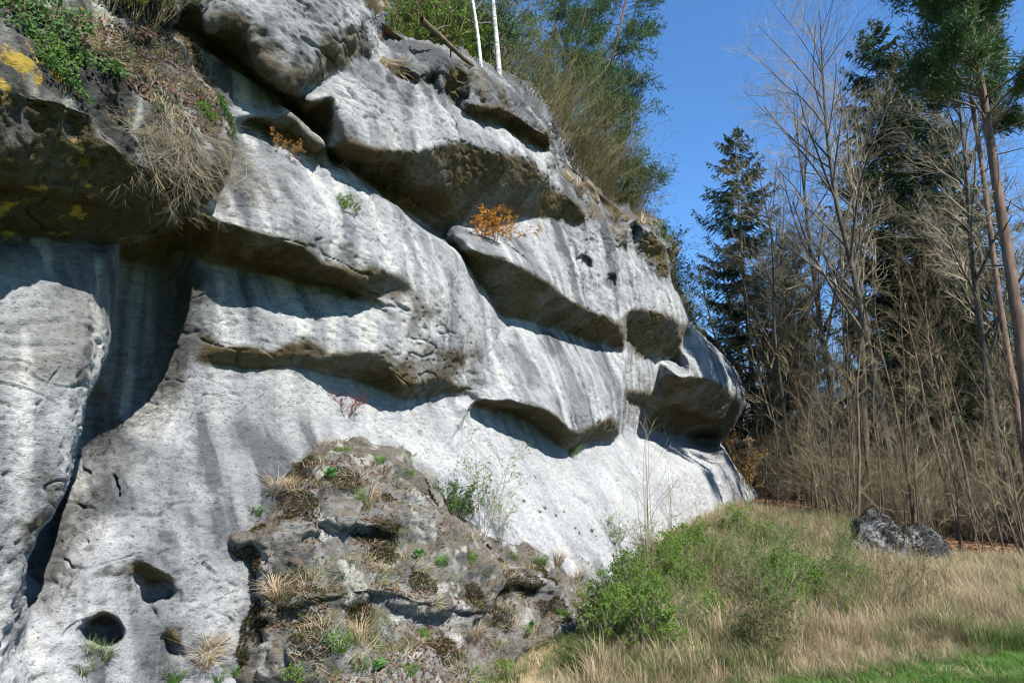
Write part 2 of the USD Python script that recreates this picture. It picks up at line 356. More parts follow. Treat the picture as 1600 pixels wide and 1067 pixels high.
# foot slab: its upper edge under the bulging bed, its middle, its foot
L([(340,568,.12),(380,573,.14),(430,572,.2),(460,570,.15),(520,584,.1),(560,594,.05),(600,606,.08),(640,622,.12),(662,622,.15),(700,615,.1),(740,628,.05),(790,638,.0),(820,654,-.05),(850,676,.0),(875,698,.2),(884,706,.3),(905,698,.0),(940,685,-.1),(985,681,-.6),(1010,680,-1.4),(1040,680,-1.9),(1090,688,-1.8),(1128,692,-1.0)])
D([(330,640,.2),(400,650,.25),(480,660,.3),(560,680,.35),(640,690,.4),(700,690,.42),(760,720,.6),(820,750,.8),(900,780,.95),(980,760,.85),(1060,740,.6),(1120,735,.4)])
D([(250,700,.5),(200,760,.65),(320,740,.6),(420,720,.6),(160,830,.8),(260,800,.75),(330,830,.9),(330,900,1.0),(130,900,1.0),(90,1000,1.2),(60,1067,1.3),(60,1180,1.4),(150,1067,1.25),(250,1067,1.15),(330,1067,1.2),(400,1180,1.6),(420,820,.95),(520,770,.85),(600,780,.95),(650,760,.9),(690,800,1.1),(760,840,1.35),(850,860,1.55),(930,890,1.75),(960,940,2.0),(1030,900,1.6),(1000,840,1.4),(1100,840,1.15),(1160,800,.85),(700,960,1.9),(500,950,1.4),(700,1180,2.6),(1000,1100,2.6),(1200,900,1.2),(1250,850,.9)])
L([(1128,692,-.15),(1150,730,-.05),(1190,775,.3),(1230,800,.3)], back=[-4,-4,-4,-4])
# the pale spur and the dark groove left of it
L([(305,392,.02),(296,470,.12),(294,560,.18),(284,622,.25)])
D([(250,420,-.45),(240,500,-.45),(225,580,-.4),(200,640,-.45),(165,675,-.4),(140,725,-.3),(112,785,-.1),(82,870,.25),(57,940,.6),(42,992,1.1),(275,450,-.25),(270,560,-.1),(255,620,-.05)])
L([(186,384,.55),(184,434,.65),(175,498,.75),(169,539,.85),(155,580,1.0),(135,617,1.15),(125,660,1.3),(112,701,1.38),(100,752,1.42),(79,803,1.45),(57,831,1.5),(40,865,1.52),(33,900,1.52),(31,948,1.48),(40,978,1.38)], back=[-.5,-.5,-.5,-.45,-.45,-.5,-.55,-.5,-.45,-.3,-.15,.0,.25,.55,1.0])
L([(165,390,.8),(142,470,1.2),(132,540,1.5),(118,620,1.55),(100,690,1.58),(80,770,1.6)])
D([(0,385,1.0),(60,390,1.0),(110,400,.95),(0,470,1.3),(60,470,1.3),(100,480,1.25),(0,560,1.6),(60,560,1.6),(0,700,1.7),(50,700,1.7),(0,850,1.75),(20,970,1.7),(0,1067,1.8),(-200,400,1.1),(-200,700,1.9),(-200,1067,2.0),(-200,1180,2.0),(0,1180,1.8)])
# bulging bed: recess under the upper bulge, face, lower lip
L([(318,402,.12),(340,412,.05),(405,425,-.02),(460,437,-.02),(505,445,.05),(545,455,.15),(566,463,.35)])
D([(320,445,.25),(360,475,.3),(420,490,.33),(500,490,.38),(560,490,.55),(320,510,.3),(400,520,.42),(480,520,.5),(560,520,.62),(620,500,.80),(680,520,.80),(715,555,.65),(600,350,.75),(640,400,.85),(690,450,.82),(735,500,.5),(700,420,.6)])
L([(338,553,.28),(380,545,.42),(415,550,.42),(438,563,.28),(470,556,.36),(500,566,.42),(535,556,.62),(570,551,.75),(600,557,.78),(614,585,.70),(628,608,.55),(652,612,.48),(680,594,.60),(695,582,.6),(706,602,.36)])
L([(300,345,.5),(318,332,.75),(345,345,.9),(371,353,.98),(388,363,1.02),(440,379,1.06),(480,390,1.06),(500,417,1.0),(540,429,.95),(562,443,.85),(573,458,.62)])
D([(372,220,.4),(400,260,.65),(450,300,.85),(520,330,.9),(540,380,1.0),(600,420,.98),(650,450,.95),(345,290,.7),(430,340,1.0),(500,370,1.04)])
L([(370,212,.35),(395,222,.35),(425,238,.4),(445,240,.42),(465,254,.42),(490,275,.5),(520,300,.6),(538,330,.75)])
L([(375,206,.1),(398,216,.12),(428,232,.2),(446,236,.25)])
L([(378,196,.05),(388,191,.0),(410,196,-.05),(428,210,.0)])
L([(366,180,.38),(385,181,.4),(410,184,.35),(425,198,.3),(440,210,.22)])
L([(518,258,.3),(540,264,.32),(560,282,.4),(580,293,.42),(600,310,.5),(625,328,.5),(650,350,.48),(680,372,.42),(715,395,.35),(735,430,.22),(758,468,.12),(790,506,.02)], back=[-.2,-.25,-.3,-.4,-.4,-.5,-.6,-.55,-.4,-.3,-.3,-.3])
# middle bed to the right
L([(790,509,-.05),(830,514,.0),(880,528,.05),(930,545,.08),(972,554,.12)])
D([(760,560,.32),(810,560,.4),(860,570,.45),(920,585,.45),(800,600,.55),(860,610,.68),(930,630,.65),(965,600,.45),(760,600,.42),(735,560,.3),(738,610,.22),(720,630,.2)])
L([(742,628,.55),(770,632,.72),(800,628,.82),(850,640,.95),(872,655,.98),(890,672,1.0),(905,685,.85),(925,664,.8),(955,650,.65)])
L([(930,660,.7),(945,678,.35),(955,683,.25)])
# the white corner column; behind it the beds step back
L([(983,500,.5),(977,530,.42),(981,560,.4),(976,600,.5),(972,640,.52),(968,678,.42)], back=[.3,.0,-.15,-.2,-.4,-.6])
L([(985,487,.68),(1010,486,.75),(1035,490,.78),(1058,503,.72),(1075,506,.6)])
L([(985,563,-.15),(1010,560,-.35),(1040,566,-.35),(1060,562,-.1)])
D([(1000,585,-.2),(1030,595,-.2),(1060,605,.15)])
L([(980,612,-.15),(1010,620,-.3),(1050,632,-.3),(1090,644,-.1),(1125,655,.1)])
L([(982,619,-.4),(1010,628,-.75),(1050,640,-.75),(1090,652,-.5),(1122,662,-.2)])
L([(1050,575,.7),(1062,588,.85),(1100,590,.95),(1120,597,.95),(1140,612,.85),(1160,627,.6)])
D([(1070,540,.5),(1075,560,.65),(1100,565,.7),(1130,580,.7)])
L([(1075,507,.55),(1068,525,.3),(1066,545,.35)], back=[.2,.05,.05])
# the smooth slab under the diagonal crack, and the crack
D([(275,70,.0),(330,120,.1),(400,165,.15),(450,215,.18),(500,258,.22),(480,245,.25)])
L([(262,50,-.1),(300,55,-.05),(333,85,.0),(370,110,.05),(405,135,.1),(440,164,.1),(478,200,.12),(498,218,.15),(512,248,.2)], back=[-.5,-.45,-.45,-.45,-.45,-.45,-.4,-.4,-.3])
# upper block
L([(300,0,.2),(330,40,.5),(362,15,.72),(380,22,.72),(395,55,.72),(408,62,.72),(405,95,.75),(420,115,.75),(445,140,.72),(463,146,.65)])
D([(430,50,.85),(500,60,.85),(560,30,.7),(530,90,.6),(480,100,.85),(440,0,.75),(520,0,.75),(430,-150,.3),(560,-150,.1),(340,-100,.0)])
L([(545,95,.5),(530,115,.42),(500,130,.42),(465,152,.42)])
# upper smooth bed with its long dark underside
D([(480,160,.62),(520,150,.7),(600,170,.8),(700,190,.85),(800,218,.85),(560,120,.6),(620,140,.65)])
L([(590,95,.35),(628,122,.42),(660,130,.45),(692,150,.48),(700,165,.45),(730,178,.45),(780,192,.45),(810,205,.45),(845,235,.5)], back=[.1,.1,.1,.12,.15,.15,.15,.15,.15])
L([(448,168,.5),(470,186,.68),(490,212,.78),(515,226,.85),(545,227,.9),(585,238,.95),(618,238,.98),(650,241,1.0),(680,228,1.0),(700,220,1.0),(735,217,.95),(755,230,.95),(783,238,.95),(800,232,.92),(820,240,.9),(850,262,.85),(862,274,.8)])
L([(575,283,-.25),(605,305,-.35),(640,320,-.45),(690,345,-.35),(730,356,-.25),(780,352,-.15),(820,340,.0),(860,343,.1),(890,345,.2)])
D([(700,300,.35),(760,290,.45),(820,300,.5),(640,280,.4),(870,310,.45)])
L([(720,372,.2),(745,376,.3),(783,371,.3),(800,374,.32),(825,362,.3),(845,372,.3),(866,386,.35),(890,380,.35)])
L([(733,390,.5),(760,398,.62),(790,403,.72),(820,420,.78),(860,445,.8),(880,462,.8),(900,475,.8),(940,493,.78),(965,508,.7)])
D([(830,385,.5),(880,420,.6),(930,455,.6),(965,470,.6),(940,395,.45),(900,395,.5)])
L([(725,400,-.1),(745,450,-.18),(790,498,-.2),(830,506,-.15),(880,520,-.15),(930,536,-.12),(974,548,-.05)])
D([(800,455,.25),(860,485,.3),(920,515,.3)])
# rough band on top
L([(590,90,.25),(612,100,.4),(640,108,.55),(665,128,.62),(692,140,.7),(715,165,.78),(740,172,.85),(775,172,.9),(805,182,.85),(835,207,.9),(862,214,.85)])
D([(640,70,.1),(690,90,.4),(740,110,.6),(790,130,.6),(830,165,.65),(860,190,.6)])
L([(600,62,-.2),(650,70,-.2),(700,82,.0),(750,98,.1),(800,120,.1),(840,150,.1),(866,190,.2)], back=[-.5]*7)
D([(620,0,-1.6),(720,0,-2.2),(820,40,-2.2),(880,130,-2.2),(600,-150,-4.2),(800,-150,-4.6),(1000,-100,-4.8)])
# the right-hand edge against the trees
L([(862,216,.7),(858,240,.5),(862,268,.55),(870,285,.6),(890,300,.6),(905,318,.6),(915,335,.6)])
D([(885,270,-.1),(920,300,-.3),(950,325,-.1),(970,345,.2)])
L([(920,345,.45),(950,365,.4),(985,385,.4)])
L([(985,350,.55),(1000,346,.7),(1025,358,.75),(1045,385,.75),(1048,415,.65),(1046,440,.5)], back=[-.2,-1.0,-3,-3.8,-4.2,-4.2])
L([(975,385,.2),(990,390,.25),(1010,415,.3),(1030,435,.35)])
D([(970,400,.35),(1000,440,.6),(1040,470,.7),(1020,460,.7)])
L([(1046,440,.45),(1062,465,.62),(1076,495,.55),(1082,515,.4),(1098,525,.45),(1130,555,.5),(1150,580,.6),(1163,610,.55),(1166,632,.4),(1150,660,.3),(1128,692,-.1)], back=[-4.5]*11)
D([(960,290,-2.8),(1000,330,-2.6),(920,260,-2.2),(1010,250,-4.8),(1100,300,-5),(1200,450,-5),(1250,600,-5)])
# the great overhanging block on the left
D([(0,50,2.0),(100,60,1.8),(180,70,1.35),(230,110,1.35),(290,150,1.4),(335,190,1.45),(0,0,1.7),(100,0,1.1),(180,0,.7),(250,40,.4),(-200,0,1.9),(-200,130,2.6),(-200,-150,1.6),(0,-150,.7),(200,-150,-.6),(290,-100,-.5)])
L([(-200,200,2.8),(0,140,2.5),(60,150,2.4),(110,160,2.4),(140,170,2.3),(170,205,2.2),(200,250,2.15),(235,268,2.0),(290,270,1.9),(335,265,1.8),(357,255,1.7)])
D([(0,235,2.2),(100,240,2.05),(200,285,1.85),(300,305,1.6),(340,290,1.6),(-200,280,2.4)])
L([(-200,300,1.95),(0,294,1.8),(60,306,1.75),(130,314,1.65),(230,315,1.5),(270,312,1.4)])
L([(-200,306,1.7),(0,301,1.55),(60,313,1.5),(130,320,1.4),(230,321,1.3)])
L([(-200,375,.8),(0,374,.8),(100,379,.75),(190,382,.35),(240,366,.25),(300,344,.3)])
L([(262,60,.45),(300,115,.8),(340,158,1.1),(352,172,1.2),(364,200,1.4),(368,225,1.55),(367,240,1.65),(360,270,1.55),(350,292,1.4),(335,315,1.15),(310,335,.8)], back=[-.05,.0,.1,.2,.3,.3,.35,.55,.65,.6,.4])
D([(225,392,-.4),(265,375,-.25)])
# dents: the oval hole and two dark pockets near the foot
HOLES = [((157, 987), (40, 29), .7, .35), ((915, 412), (13, 17), .45, .5), ((953, 440), (11, 15), .4, .5)]
L([(206,868,1.02),(222,880,1.05),(245,893,1.1),(270,905,1.12),(275,915,1.1)])
L([(203,900,.95),(207,935,.9)])
L([(212,890,.72),(235,905,.68),(262,925,.72),(240,935,.66),(215,950,.78)])
D([(210,972,1.0),(250,945,1.02),(278,935,1.1)])
L([(252,978,1.1),(262,982,1.12),(268,995,1.12)])
L([(256,992,.85),(264,1005,.82),(275,1020,.9)])
D([(295,1025,1.15),(262,1045,1.12),(245,1000,1.1)])

CG = cliff.grid((-1.02, -0.62), (0.62, 0.80), 1300, 935, 2.1)
pxg, _ = to_px(CG)
for (c, rad, deep, soft) in HOLES:
    e = np.hypot((pxg[..., 0] - c[0]) / rad[0], (pxg[..., 1] - c[1]) / rad[1])
    e = e + .5 * fbm(CG * 4.5, 3, 77)
    push = deep * (1 - ss(1 - soft, 1.0, e)) * (0.6 + 0.4 * np.cos(np.clip(e, 0, 1) * 1.5))
    CG = CG + (CG - CAM) / np.linalg.norm(CG - CAM, axis=-1, keepdims=True) * push[..., None]
pxg, _ = to_px(CG)
wg = (CG - WA) @ WN

# how rough the rock is: smooth at the foot, knobbly in the overhang and the top band
ROUGH = np.array([(0,60,2.0),(150,120,2.2),(300,200,1.6),(100,260,.9),(150,350,.5),(60,470,.5),(240,480,.35),(60,700,.8),(200,750,.6),(350,680,.35),(420,610,.3),(600,680,.25),(800,730,.25),(1000,760,.25),(300,560,.5),(450,300,.75),(550,380,.8),(640,450,.7),(400,520,.6),(640,580,.85),(560,560,.8),(720,600,.8),(350,110,.45),(450,200,.4),(450,60,1.2),(550,50,1.1),(540,180,.8),(650,200,.9),(800,230,.8),(700,290,.35),(830,310,.35),(720,110,2.2),(850,190,2.2),(900,310,1.5),(950,360,1.6),(1020,390,1.6),(850,400,.6),(830,450,.3),(930,430,1.1),(1020,450,.6),(850,570,.45),(850,650,.8),(930,660,.7),(1020,530,.5),(1030,600,.6),(1060,640,.7),(1100,560,1.0),(1130,620,1.0),(240,900,1.0),(150,1000,.3),(300,980,1.0),(900,870,.5),(-200,300,1),(1300,500,1),(700,-100,1.5),(300,1150,.8),(1000,1100,.8)], float)
rough = LinearNDInterpolator(ROUGH[:, :2], ROUGH[:, 2])(pxg[..., 0], pxg[..., 1]); rough = np.where(np.isnan(rough), 0.8, rough)
rough = gaussian_filter(rough, 8)
NG = grid_normals(CG); NG = np.stack([gaussian_filter(NG[..., k], 3) for k in range(3)], -1); NG /= np.linalg.norm(NG, axis=-1, keepdims=True)
s_g, h_g = (CG - WA) @ WD, CG[..., 2]
wall = np.stack([s_g, wg, h_g], -1)
from scipy.spatial import cKDTree
def scallops(p, n, seed, lo, hi):
    """Hollows that meet in sharp ridges: squared distance to scattered centres, 0..1."""
    cen = np.random.default_rng(seed).uniform(lo, hi, (n, 3)); size = (np.prod(np.subtract(hi, lo)) / n) ** (1 / 3)
    d_, _ = cKDTree(cen).query(p.reshape(-1, 3)); return (np.clip(d_ / size, 0, 1.2) ** 2).reshape(p.shape[:-1])
def pits(p, seed, thr=.38):
    """Small dents: only the low side of a noise counts."""
    n = nz(p, 1, seed); return -np.clip(thr - n, 0, 1) * 2.2
warp = wall + .25 * np.stack([fbm(wall * 1.1, 3, k) for k in (101, 102, 103)], -1)
disp = 0.13 * fbm(wall * np.array([.8, .8, 1.2]), 3, 1) * (0.3 + 0.7 * rough)
disp += 0.15 * rough * fbm(wall * np.array([2.2, 2.2, 3.0]), 5, 5)
disp += 0.085 * rough * (scallops(warp * np.array([1, 1, 1.5]), 2600, 201, (-8, -6, -2), (36, 4, 24)) - .45) * np.clip(rough, 0, 1.3)
disp += 0.03 * np.clip(rough - .5, 0, 2) * (scallops(warp * np.array([1, 1, 1.7]) , 60000, 202, (-8, -6, -2), (36, 4, 24)) - .45)
disp += 0.06 * rough * pits(wall * np.array([5.5, 5.5, 8]), 11) + 0.04 * (rough + .25) * pits(wall * np.array([10, 10, 17]) + 3, 13)
ridge = 1 - 2 * np.abs(nz(wall * np.array([1.0, 1.0, 2.6]) + 9, 3, 21) - 0.5)
disp -= 0.055 * np.clip(rough, .2, 3) * np.clip(ridge - 0.955, 0, 1) / 0.045 * ss(.45, .6, nz(wall * .8, 2, 22))
disp += 0.032 * np.clip(rough, 0.3, 3) * fbm(wall * np.array([13, 13, 17]), 3, 31)
# cracks that can be picked out one by one
CRACKS = [[(572,455),(600,464),(640,486)],[(585,470),(600,478),(625,480)],[(655,760),(672,778),(690,802)],[(900,775),(925,790),(945,812),(962,832)],[(712,735),(735,750)],[(650,372),(675,392),(690,405)],
          [(545,140),(560,155),(600,175)],[(640,628),(650,660),(668,705)],[(760,690),(790,730),(805,745)],[(930,700),(960,745),(990,770)],[(475,480),(500,500)],
          [(100,570),(80,600),(60,640)],[(245,850),(275,900),(290,950)],[(325,880),(345,905),(355,930)],[(178,745),(190,790),(200,830)],[(95,850),(115,852),(135,846)],[(700,130),(720,150),(765,160)],[(470,60),(500,80),(530,75)],[(820,520),(835,560)],[(1000,420),(1030,450),(1060,470)]]
pq = pxg.reshape(-1, 2)
cr = np.zeros(len(pq))
for line in CRACKS:
    xy, _ = resample(line, np.zeros(len(line)), 2.0); xy = xy + 3.0 * np.stack([nz(np.column_stack([xy * .09, 0 * xy[:, 0] + q_]), 2, 3) - .5 for q_ in (0, 9)], 1)
    d_, _ = cKDTree(xy).query(pq, distance_upper_bound=8.0); cr = np.maximum(cr, np.where(np.isfinite(d_), 1 - ss(.9, 4.2, d_), 0))
disp -= .06 * cr.reshape(disp.shape) * ss(.36, .62, nz(wall * np.array([3.5, 3.5, 4.5]), 2, 33))
# drip flutes on the steep smooth beds
flute = fbm(np.stack([s_g * 2.6, wg * .3, h_g * .22], -1), 3, 41)
foot0 = gaussian_filter(in_poly([(300,585),(520,590),(640,630),(850,695),(1040,680),(1130,690),(1250,800),(1000,900),(820,830),(690,740),(600,690),(400,640),(300,640)], pxg.reshape(-1, 2)).reshape(pxg.shape[:2]).astype(float), 10)
disp += 0.10 * flute * np.clip(1.1 - rough, 0, 1) * (1 - .55 * foot0)
CG = CG + NG * disp[..., None]
NG = grid_normals(CG)

# masks: ochre staining darkened as underside shade, algae films with painted shade, lime wash
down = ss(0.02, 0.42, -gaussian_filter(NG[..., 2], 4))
n_o = nz(wall * np.array([1.2, 1.2, 1.0]), 4, 51)
streak1 = nz(np.stack([s_g * 2.3, wg * 1.0, h_g * .20], -1), 4, 61)
streak2 = nz(np.stack([s_g * 5.5, wg * 1.5, h_g * .35], -1), 3, 71)
blot = nz(wall * 1.1, 4, 81)
m_och_shade = down * (.75 + .25 * ss(.35, .6, n_o))  # ochre stain on downward faces, also paints their shade darker
m_alg_shade = np.clip(ss(.47, .63, streak1) * .62 + ss(.51, .65, streak2) * .45, 0, 1) * ss(.30, .55, blot) + .35 * ss(.5, .7, nz(wall * 3.2, 4, 85)) * np.clip(rough, 0, 1)
m_alg_shade = np.clip(m_alg_shade, 0, 1)
m_alg_shade = np.clip(m_alg_shade * (1 - .6 * down) + 0.8 * down * ss(.48, .64, streak1), 0, 1)  # dark streaks on downward faces add to the painted underside shade
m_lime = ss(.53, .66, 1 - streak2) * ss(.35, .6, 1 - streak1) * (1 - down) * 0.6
def region(poly, soft=10):
    m = in_poly(poly, pxg.reshape(-1, 2)).reshape(pxg.shape[:2]).astype(float)
    return gaussian_filter(m, soft)
foot = region([(300,585),(520,590),(640,630),(850,695),(1040,680),(1130,690),(1250,800),(1000,900),(820,830),(690,740),(600,690),(400,640),(300,640)], 8)
m_alg_shade *= 1 - .85 * foot; m_lime = np.clip(m_lime * (1 - .6 * foot) + .22 * foot * ss(.35, .6, nz(np.stack([s_g * 1.5, wg * .5, h_g * .5], -1), 3, 91)), 0, 1)
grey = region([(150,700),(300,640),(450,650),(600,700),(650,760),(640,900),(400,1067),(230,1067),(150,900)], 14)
m_alg_shade = np.clip(m_alg_shade + .55 * grey * ss(.35, .6, blot + .08), 0, 1)
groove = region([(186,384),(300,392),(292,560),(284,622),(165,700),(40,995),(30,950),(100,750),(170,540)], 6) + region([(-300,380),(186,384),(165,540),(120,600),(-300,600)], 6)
m_alg_shade = np.clip(m_alg_shade + .55 * groove * (0.6 + 0.8 * (streak1 - .3)), 0, 1); m_och_shade = np.clip(m_och_shade + .3 * groove * ss(.35, .6, n_o), 0, 1)  # paints the overhang's cast shadow into groove and upper pillar
band = region([(590,75),(600,50),(700,60),(800,100),(870,185),(868,220),(850,222),(780,196),(690,150),(640,120)], 5) + region([(870,270),(940,270),(1000,330),(1055,380),(1050,440),(1000,395),(920,350),(895,320)], 6)
m_alg_shade = np.clip(m_alg_shade + .75 * band * ss(.28, .5, nz(wall * 2.0, 4, 86)), 0, 1); m_lime *= 1 - np.clip(band, 0, 1); m_och_shade = np.clip(m_och_shade + .5 * band * ss(.5, .65, nz(wall * 1.7, 4, 87)), 0, 1)
ub = region([(300,-200),(300,40),(405,130),(450,160),(500,125),(545,95),(590,60),(590,-200)], 8); m_alg_shade = np.clip(m_alg_shade + .4 * ub * ss(.35, .6, nz(wall * 1.3, 4, 88)), 0, 1); m_lime *= 1 - .8 * np.clip(ub, 0, 1)
m_lime *= 1 - .85 * np.clip(grey, 0, 1)
topdark = np.clip(region([(-300,-300),(300,-200),(380,200),(350,320),(180,390),(-300,400)], 6), 0, 1)
m_alg_shade = np.clip(m_alg_shade + .55 * topdark * ss(.3, .55, blot + .05), 0, 1)
masks = np.stack([m_och_shade, m_alg_shade, np.clip(m_lime, 0, 1)], -1)

OUT = [(-1500,-900),(592,-900),(600,48),(650,58),(700,71),(750,89),(800,111),(842,142),(872,186),(905,225),(950,275),(1000,328),(1035,345),(1058,380),(1058,440),(1072,462),(1086,495),(1092,510),(1104,520),(1138,550),(1158,576),(1172,608),(1174,634),(1158,664),(1140,694),(1160,728),(1200,772),(1245,800),(1400,1000),(1400,1500),(-1500,1500)]
keep = in_poly(OUT, pxg.reshape(-1, 2)).reshape(pxg.shape[:2]) & (wg > -4.8) & (pxg[..., 0] > -150) & (pxg[..., 1] > -140) & (pxg[..., 1] < 1190)
v, f, used = grid_mesh(CG, keep, NG)
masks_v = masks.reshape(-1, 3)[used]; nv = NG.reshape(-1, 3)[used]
# faces that belong to the overhanging block and to the rough top band are parts of their own
fc_px = pxg.reshape(-1, 2)[used][f].mean(1); fc_w = wg.reshape(-1)[used][f].mean(1)
block_face = in_poly([(-900,-900),(262,-900),(262,60),(300,113),(340,156),(354,172),(366,200),(370,225),(369,240),(361,272),(351,294),(336,317),(311,337),(300,345),(240,367),(190,383),(100,380),(-900,376)], fc_px)
upper_face = in_poly([(262,-900),(262,50),(300,55),(405,135),(440,164),(463,149),(530,115),(545,95),(585,80),(600,62),(590,-900)], fc_px) & ~block_face
def submesh(sel):
    fs = f[sel]; u = np.unique(fs); r = np.full(len(v), -1); r[u] = np.arange(len(u))
    return v[u], r[fs], u
cl = UsdGeom.Xform.Define(stage, '/World/cliff').GetPrim()
tag(cl, 'pale grey overhanging limestone cliff with ledges and dark undersides', 'cliff', None, 'structure')
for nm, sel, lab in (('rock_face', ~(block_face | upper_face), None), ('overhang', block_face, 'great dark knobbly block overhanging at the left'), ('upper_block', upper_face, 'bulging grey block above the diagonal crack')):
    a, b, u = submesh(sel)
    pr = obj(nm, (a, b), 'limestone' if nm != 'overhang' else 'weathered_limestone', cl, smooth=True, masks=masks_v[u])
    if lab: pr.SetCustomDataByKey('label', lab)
# ------------------------------------------------------------------ ground
def ground_z(x, y):
    x = np.asarray(x, float); y = np.asarray(y, float)
    s = (x - WA[0]) * WD[0] + (y - WA[1]) * WD[1]; u = (x - WA[0]) * WN[0] + (y - WA[1]) * WN[1]
    bank = np.interp(s, [-6, 4, 9, 14, 20, 30], [-.40, -.60, -.20, .55, .85, 1.2]) * np.exp(-(np.clip(u - 1.0, 0, 99) / 4.6) ** 2)
    far = ss(18, 60, np.hypot(x, y)) * 0.6
    p = np.stack([x, y, np.zeros_like(x)], -1)
    return bank + far + .10 * (meshkit.fbm(p * .45, 3, 3) - .5) + .05 * (meshkit.fbm(p * 1.7, 3, 4) - .5)

def axis(a, b, n0, core, step):
    inner = np.arange(core[0], core[1] + 1e-6, step)
    lo = core[0] - np.geomspace(step, core[0] - a, n0)[::-1]; hi = core[1] + np.geomspace(step, b - core[1], n0)
    return np.concatenate([lo, inner, hi])
gx = axis(-420, 420, 40, (-8, 26), .22); gy = axis(-300, 600, 40, (2, 44), .22)
GX, GY = np.meshgrid(gx, gy, indexing='ij')
GP = np.stack([GX, GY, ground_z(GX, GY)], -1)
gpx, gf = to_px(GP)
def green_at(px):      # the mown meadow: a strip along the bottom edge, right
    edge = np.interp(px[..., 0], [-3000, 900, 1240, 1300, 1600, 4000], [1240, 1100, 1052, 1034, 1022, 1000])
    return edge
MEADOW = np.array([far_point(1180, 1075, 0)[:2]]) if False else None
# meadow edge in the world: a line from (x0, y0) to (x1, y1); in front of it the grass is mown
_e0 = CAM + rays(1230, 1046) * (-(CAM_Z - .05) / rays(1230, 1046)[2]); _e1 = CAM + rays(1600, 1002) * (-(CAM_Z - .05) / rays(1600, 1002)[2])
def mown(x, y):
    d = (_e1 - _e0)[:2]; nn = np.array([-d[1], d[0]]) / np.hypot(*d)
    return (x - _e0[0]) * nn[0] + (y - _e0[1]) * nn[1] + .9 * (meshkit.noise(np.stack([x, y, 0 * x], -1) * 1.1, 8) - .5) + .5 * (meshkit.noise(np.stack([x, y, 0 * x], -1) * 3.3, 9) - .5)
gm = np.zeros(GP.shape)
gm[..., 0] = 1 - ss(-.25, .25, mown(GX, GY))
dist = np.hypot(GX, GY)
wood = ss(16.5, 19.5, dist + 1.5 * (meshkit.noise(GP * .4, 2) - .5)) * (gf > .1)
gm[..., 1] = wood
gv, gfc, gu = grid_mesh(GP)
g_ = obj('ground', (gv, gfc), 'ground', smooth=True, masks=gm.reshape(-1, 3)[gu])
tag(g_, 'dry grassy bank below the cliff running into leaf-strewn forest floor', 'ground', None, 'structure')

# hillside behind and above the cliff
hs = np.linspace(-30, 33, 90); hw = np.concatenate([np.linspace(-.35, -12, 56), np.linspace(-14, -60, 20)])
HS, HW = np.meshgrid(hs, hw, indexing='ij')
def hill_z(s, w):
    top = np.interp(s, [-30, -5, 2, 6, 12, 16, 18.5, 20, 25, 28, 33], [9, 9, 9.9, 10.0, 10.2, 10.0, 9.5, 7.0, 4.4, 2.6, .2])
    back = np.clip(-w - .5, 0, 99)
    side = np.clip(s - 20, 0, 99)
    return np.maximum(top + .42 * back * np.exp(-side * .15) - .02 * back , -0.3)
HZ = hill_z(HS, HW)
HP = WA + HS[..., None] * WD + HW[..., None] * WN + np.array([0, 0, 1.0]) * HZ[..., None]
HP[..., 2] += .3 * (meshkit.fbm(HP * .6, 3, 5) - .5)
hv, hf, hu = grid_mesh(HP)
hm = np.zeros((len(hv), 3)); hm[:, 1] = .5
h_ = obj('hillside', (hv, hf), 'ground', smooth=True, masks=hm)
tag(h_, 'wooded slope of grass and leaf litter rising behind the cliff top', 'hillside', None, 'structure')
# ------------------------------------------------------------------ the mossy outcrop in front of the cliff's foot
mound = Relief((1.5, -1.0, 1.3), WA + WD * 4 + WN * 1.5 + np.array([0, 0, 1.0]))
L, D = mound.line, mound.dots
def zbuffer(points, normals, size=(800, 534)):
    q, fwd = to_px(points)
    i = (q[:, 0] / 1600 * size[0]).astype(int); j = (q[:, 1] / 1067 * size[1]).astype(int)
    ok = (i >= 0) & (i < size[0]) & (j >= 0) & (j < size[1]) & (fwd > .3)
    cell = (j * size[0] + i)[ok]; order = np.argsort(-fwd[ok])
    P = np.full((size[0] * size[1], 3), np.nan); Nn = np.full((size[0] * size[1], 3), np.nan)
    P[cell[order]] = points[ok][order]; Nn[cell[order]] = normals[ok][order]
    return P.reshape(size[1], size[0], 3), Nn.reshape(size[1], size[0], 3)
CP, CN_ = zbuffer(v, nv)
def cliff_w(px, py):
    i, j = int(np.clip(px / 2, 0, 799)), int(np.clip(py / 2, 0, 530)); a = CP[max(0, j - 3):j + 4, max(0, i - 3):i + 4].reshape(-1, 3)
    return float(np.nanmedian((a - WA) @ WN))
EDGE = [(372,1180),(368,1067),(376,1010),(385,960),(372,905),(345,862),(325,838),(345,818),(400,795),(430,765),(440,742),(478,712),(530,690),(590,690),(640,703),(668,728),(695,765),(722,800),(760,835),(800,845),(850,862),(880,885),(930,905),(980,960),(1040,1067),(1060,1180)]
_w = [cliff_w(*q) for q in EDGE]
L([(a, b_, w_ - .22) for (a, b_), w_ in zip(EDGE, _w)])
D([(400,1067,1.75),(405,1000,1.6),(405,920,1.45),(370,850,1.22),(400,825,1.25),(450,790,1.3),(465,755,1.2),(495,730,1.15),(540,708,1.1),(590,708,1.1),(630,722,1.2),(655,750,1.4),(680,785,1.65),(705,820,1.85),(755,852,2.0),(850,880,2.2),(920,925,2.5),(970,985,2.9),(1010,1067,3.25)])
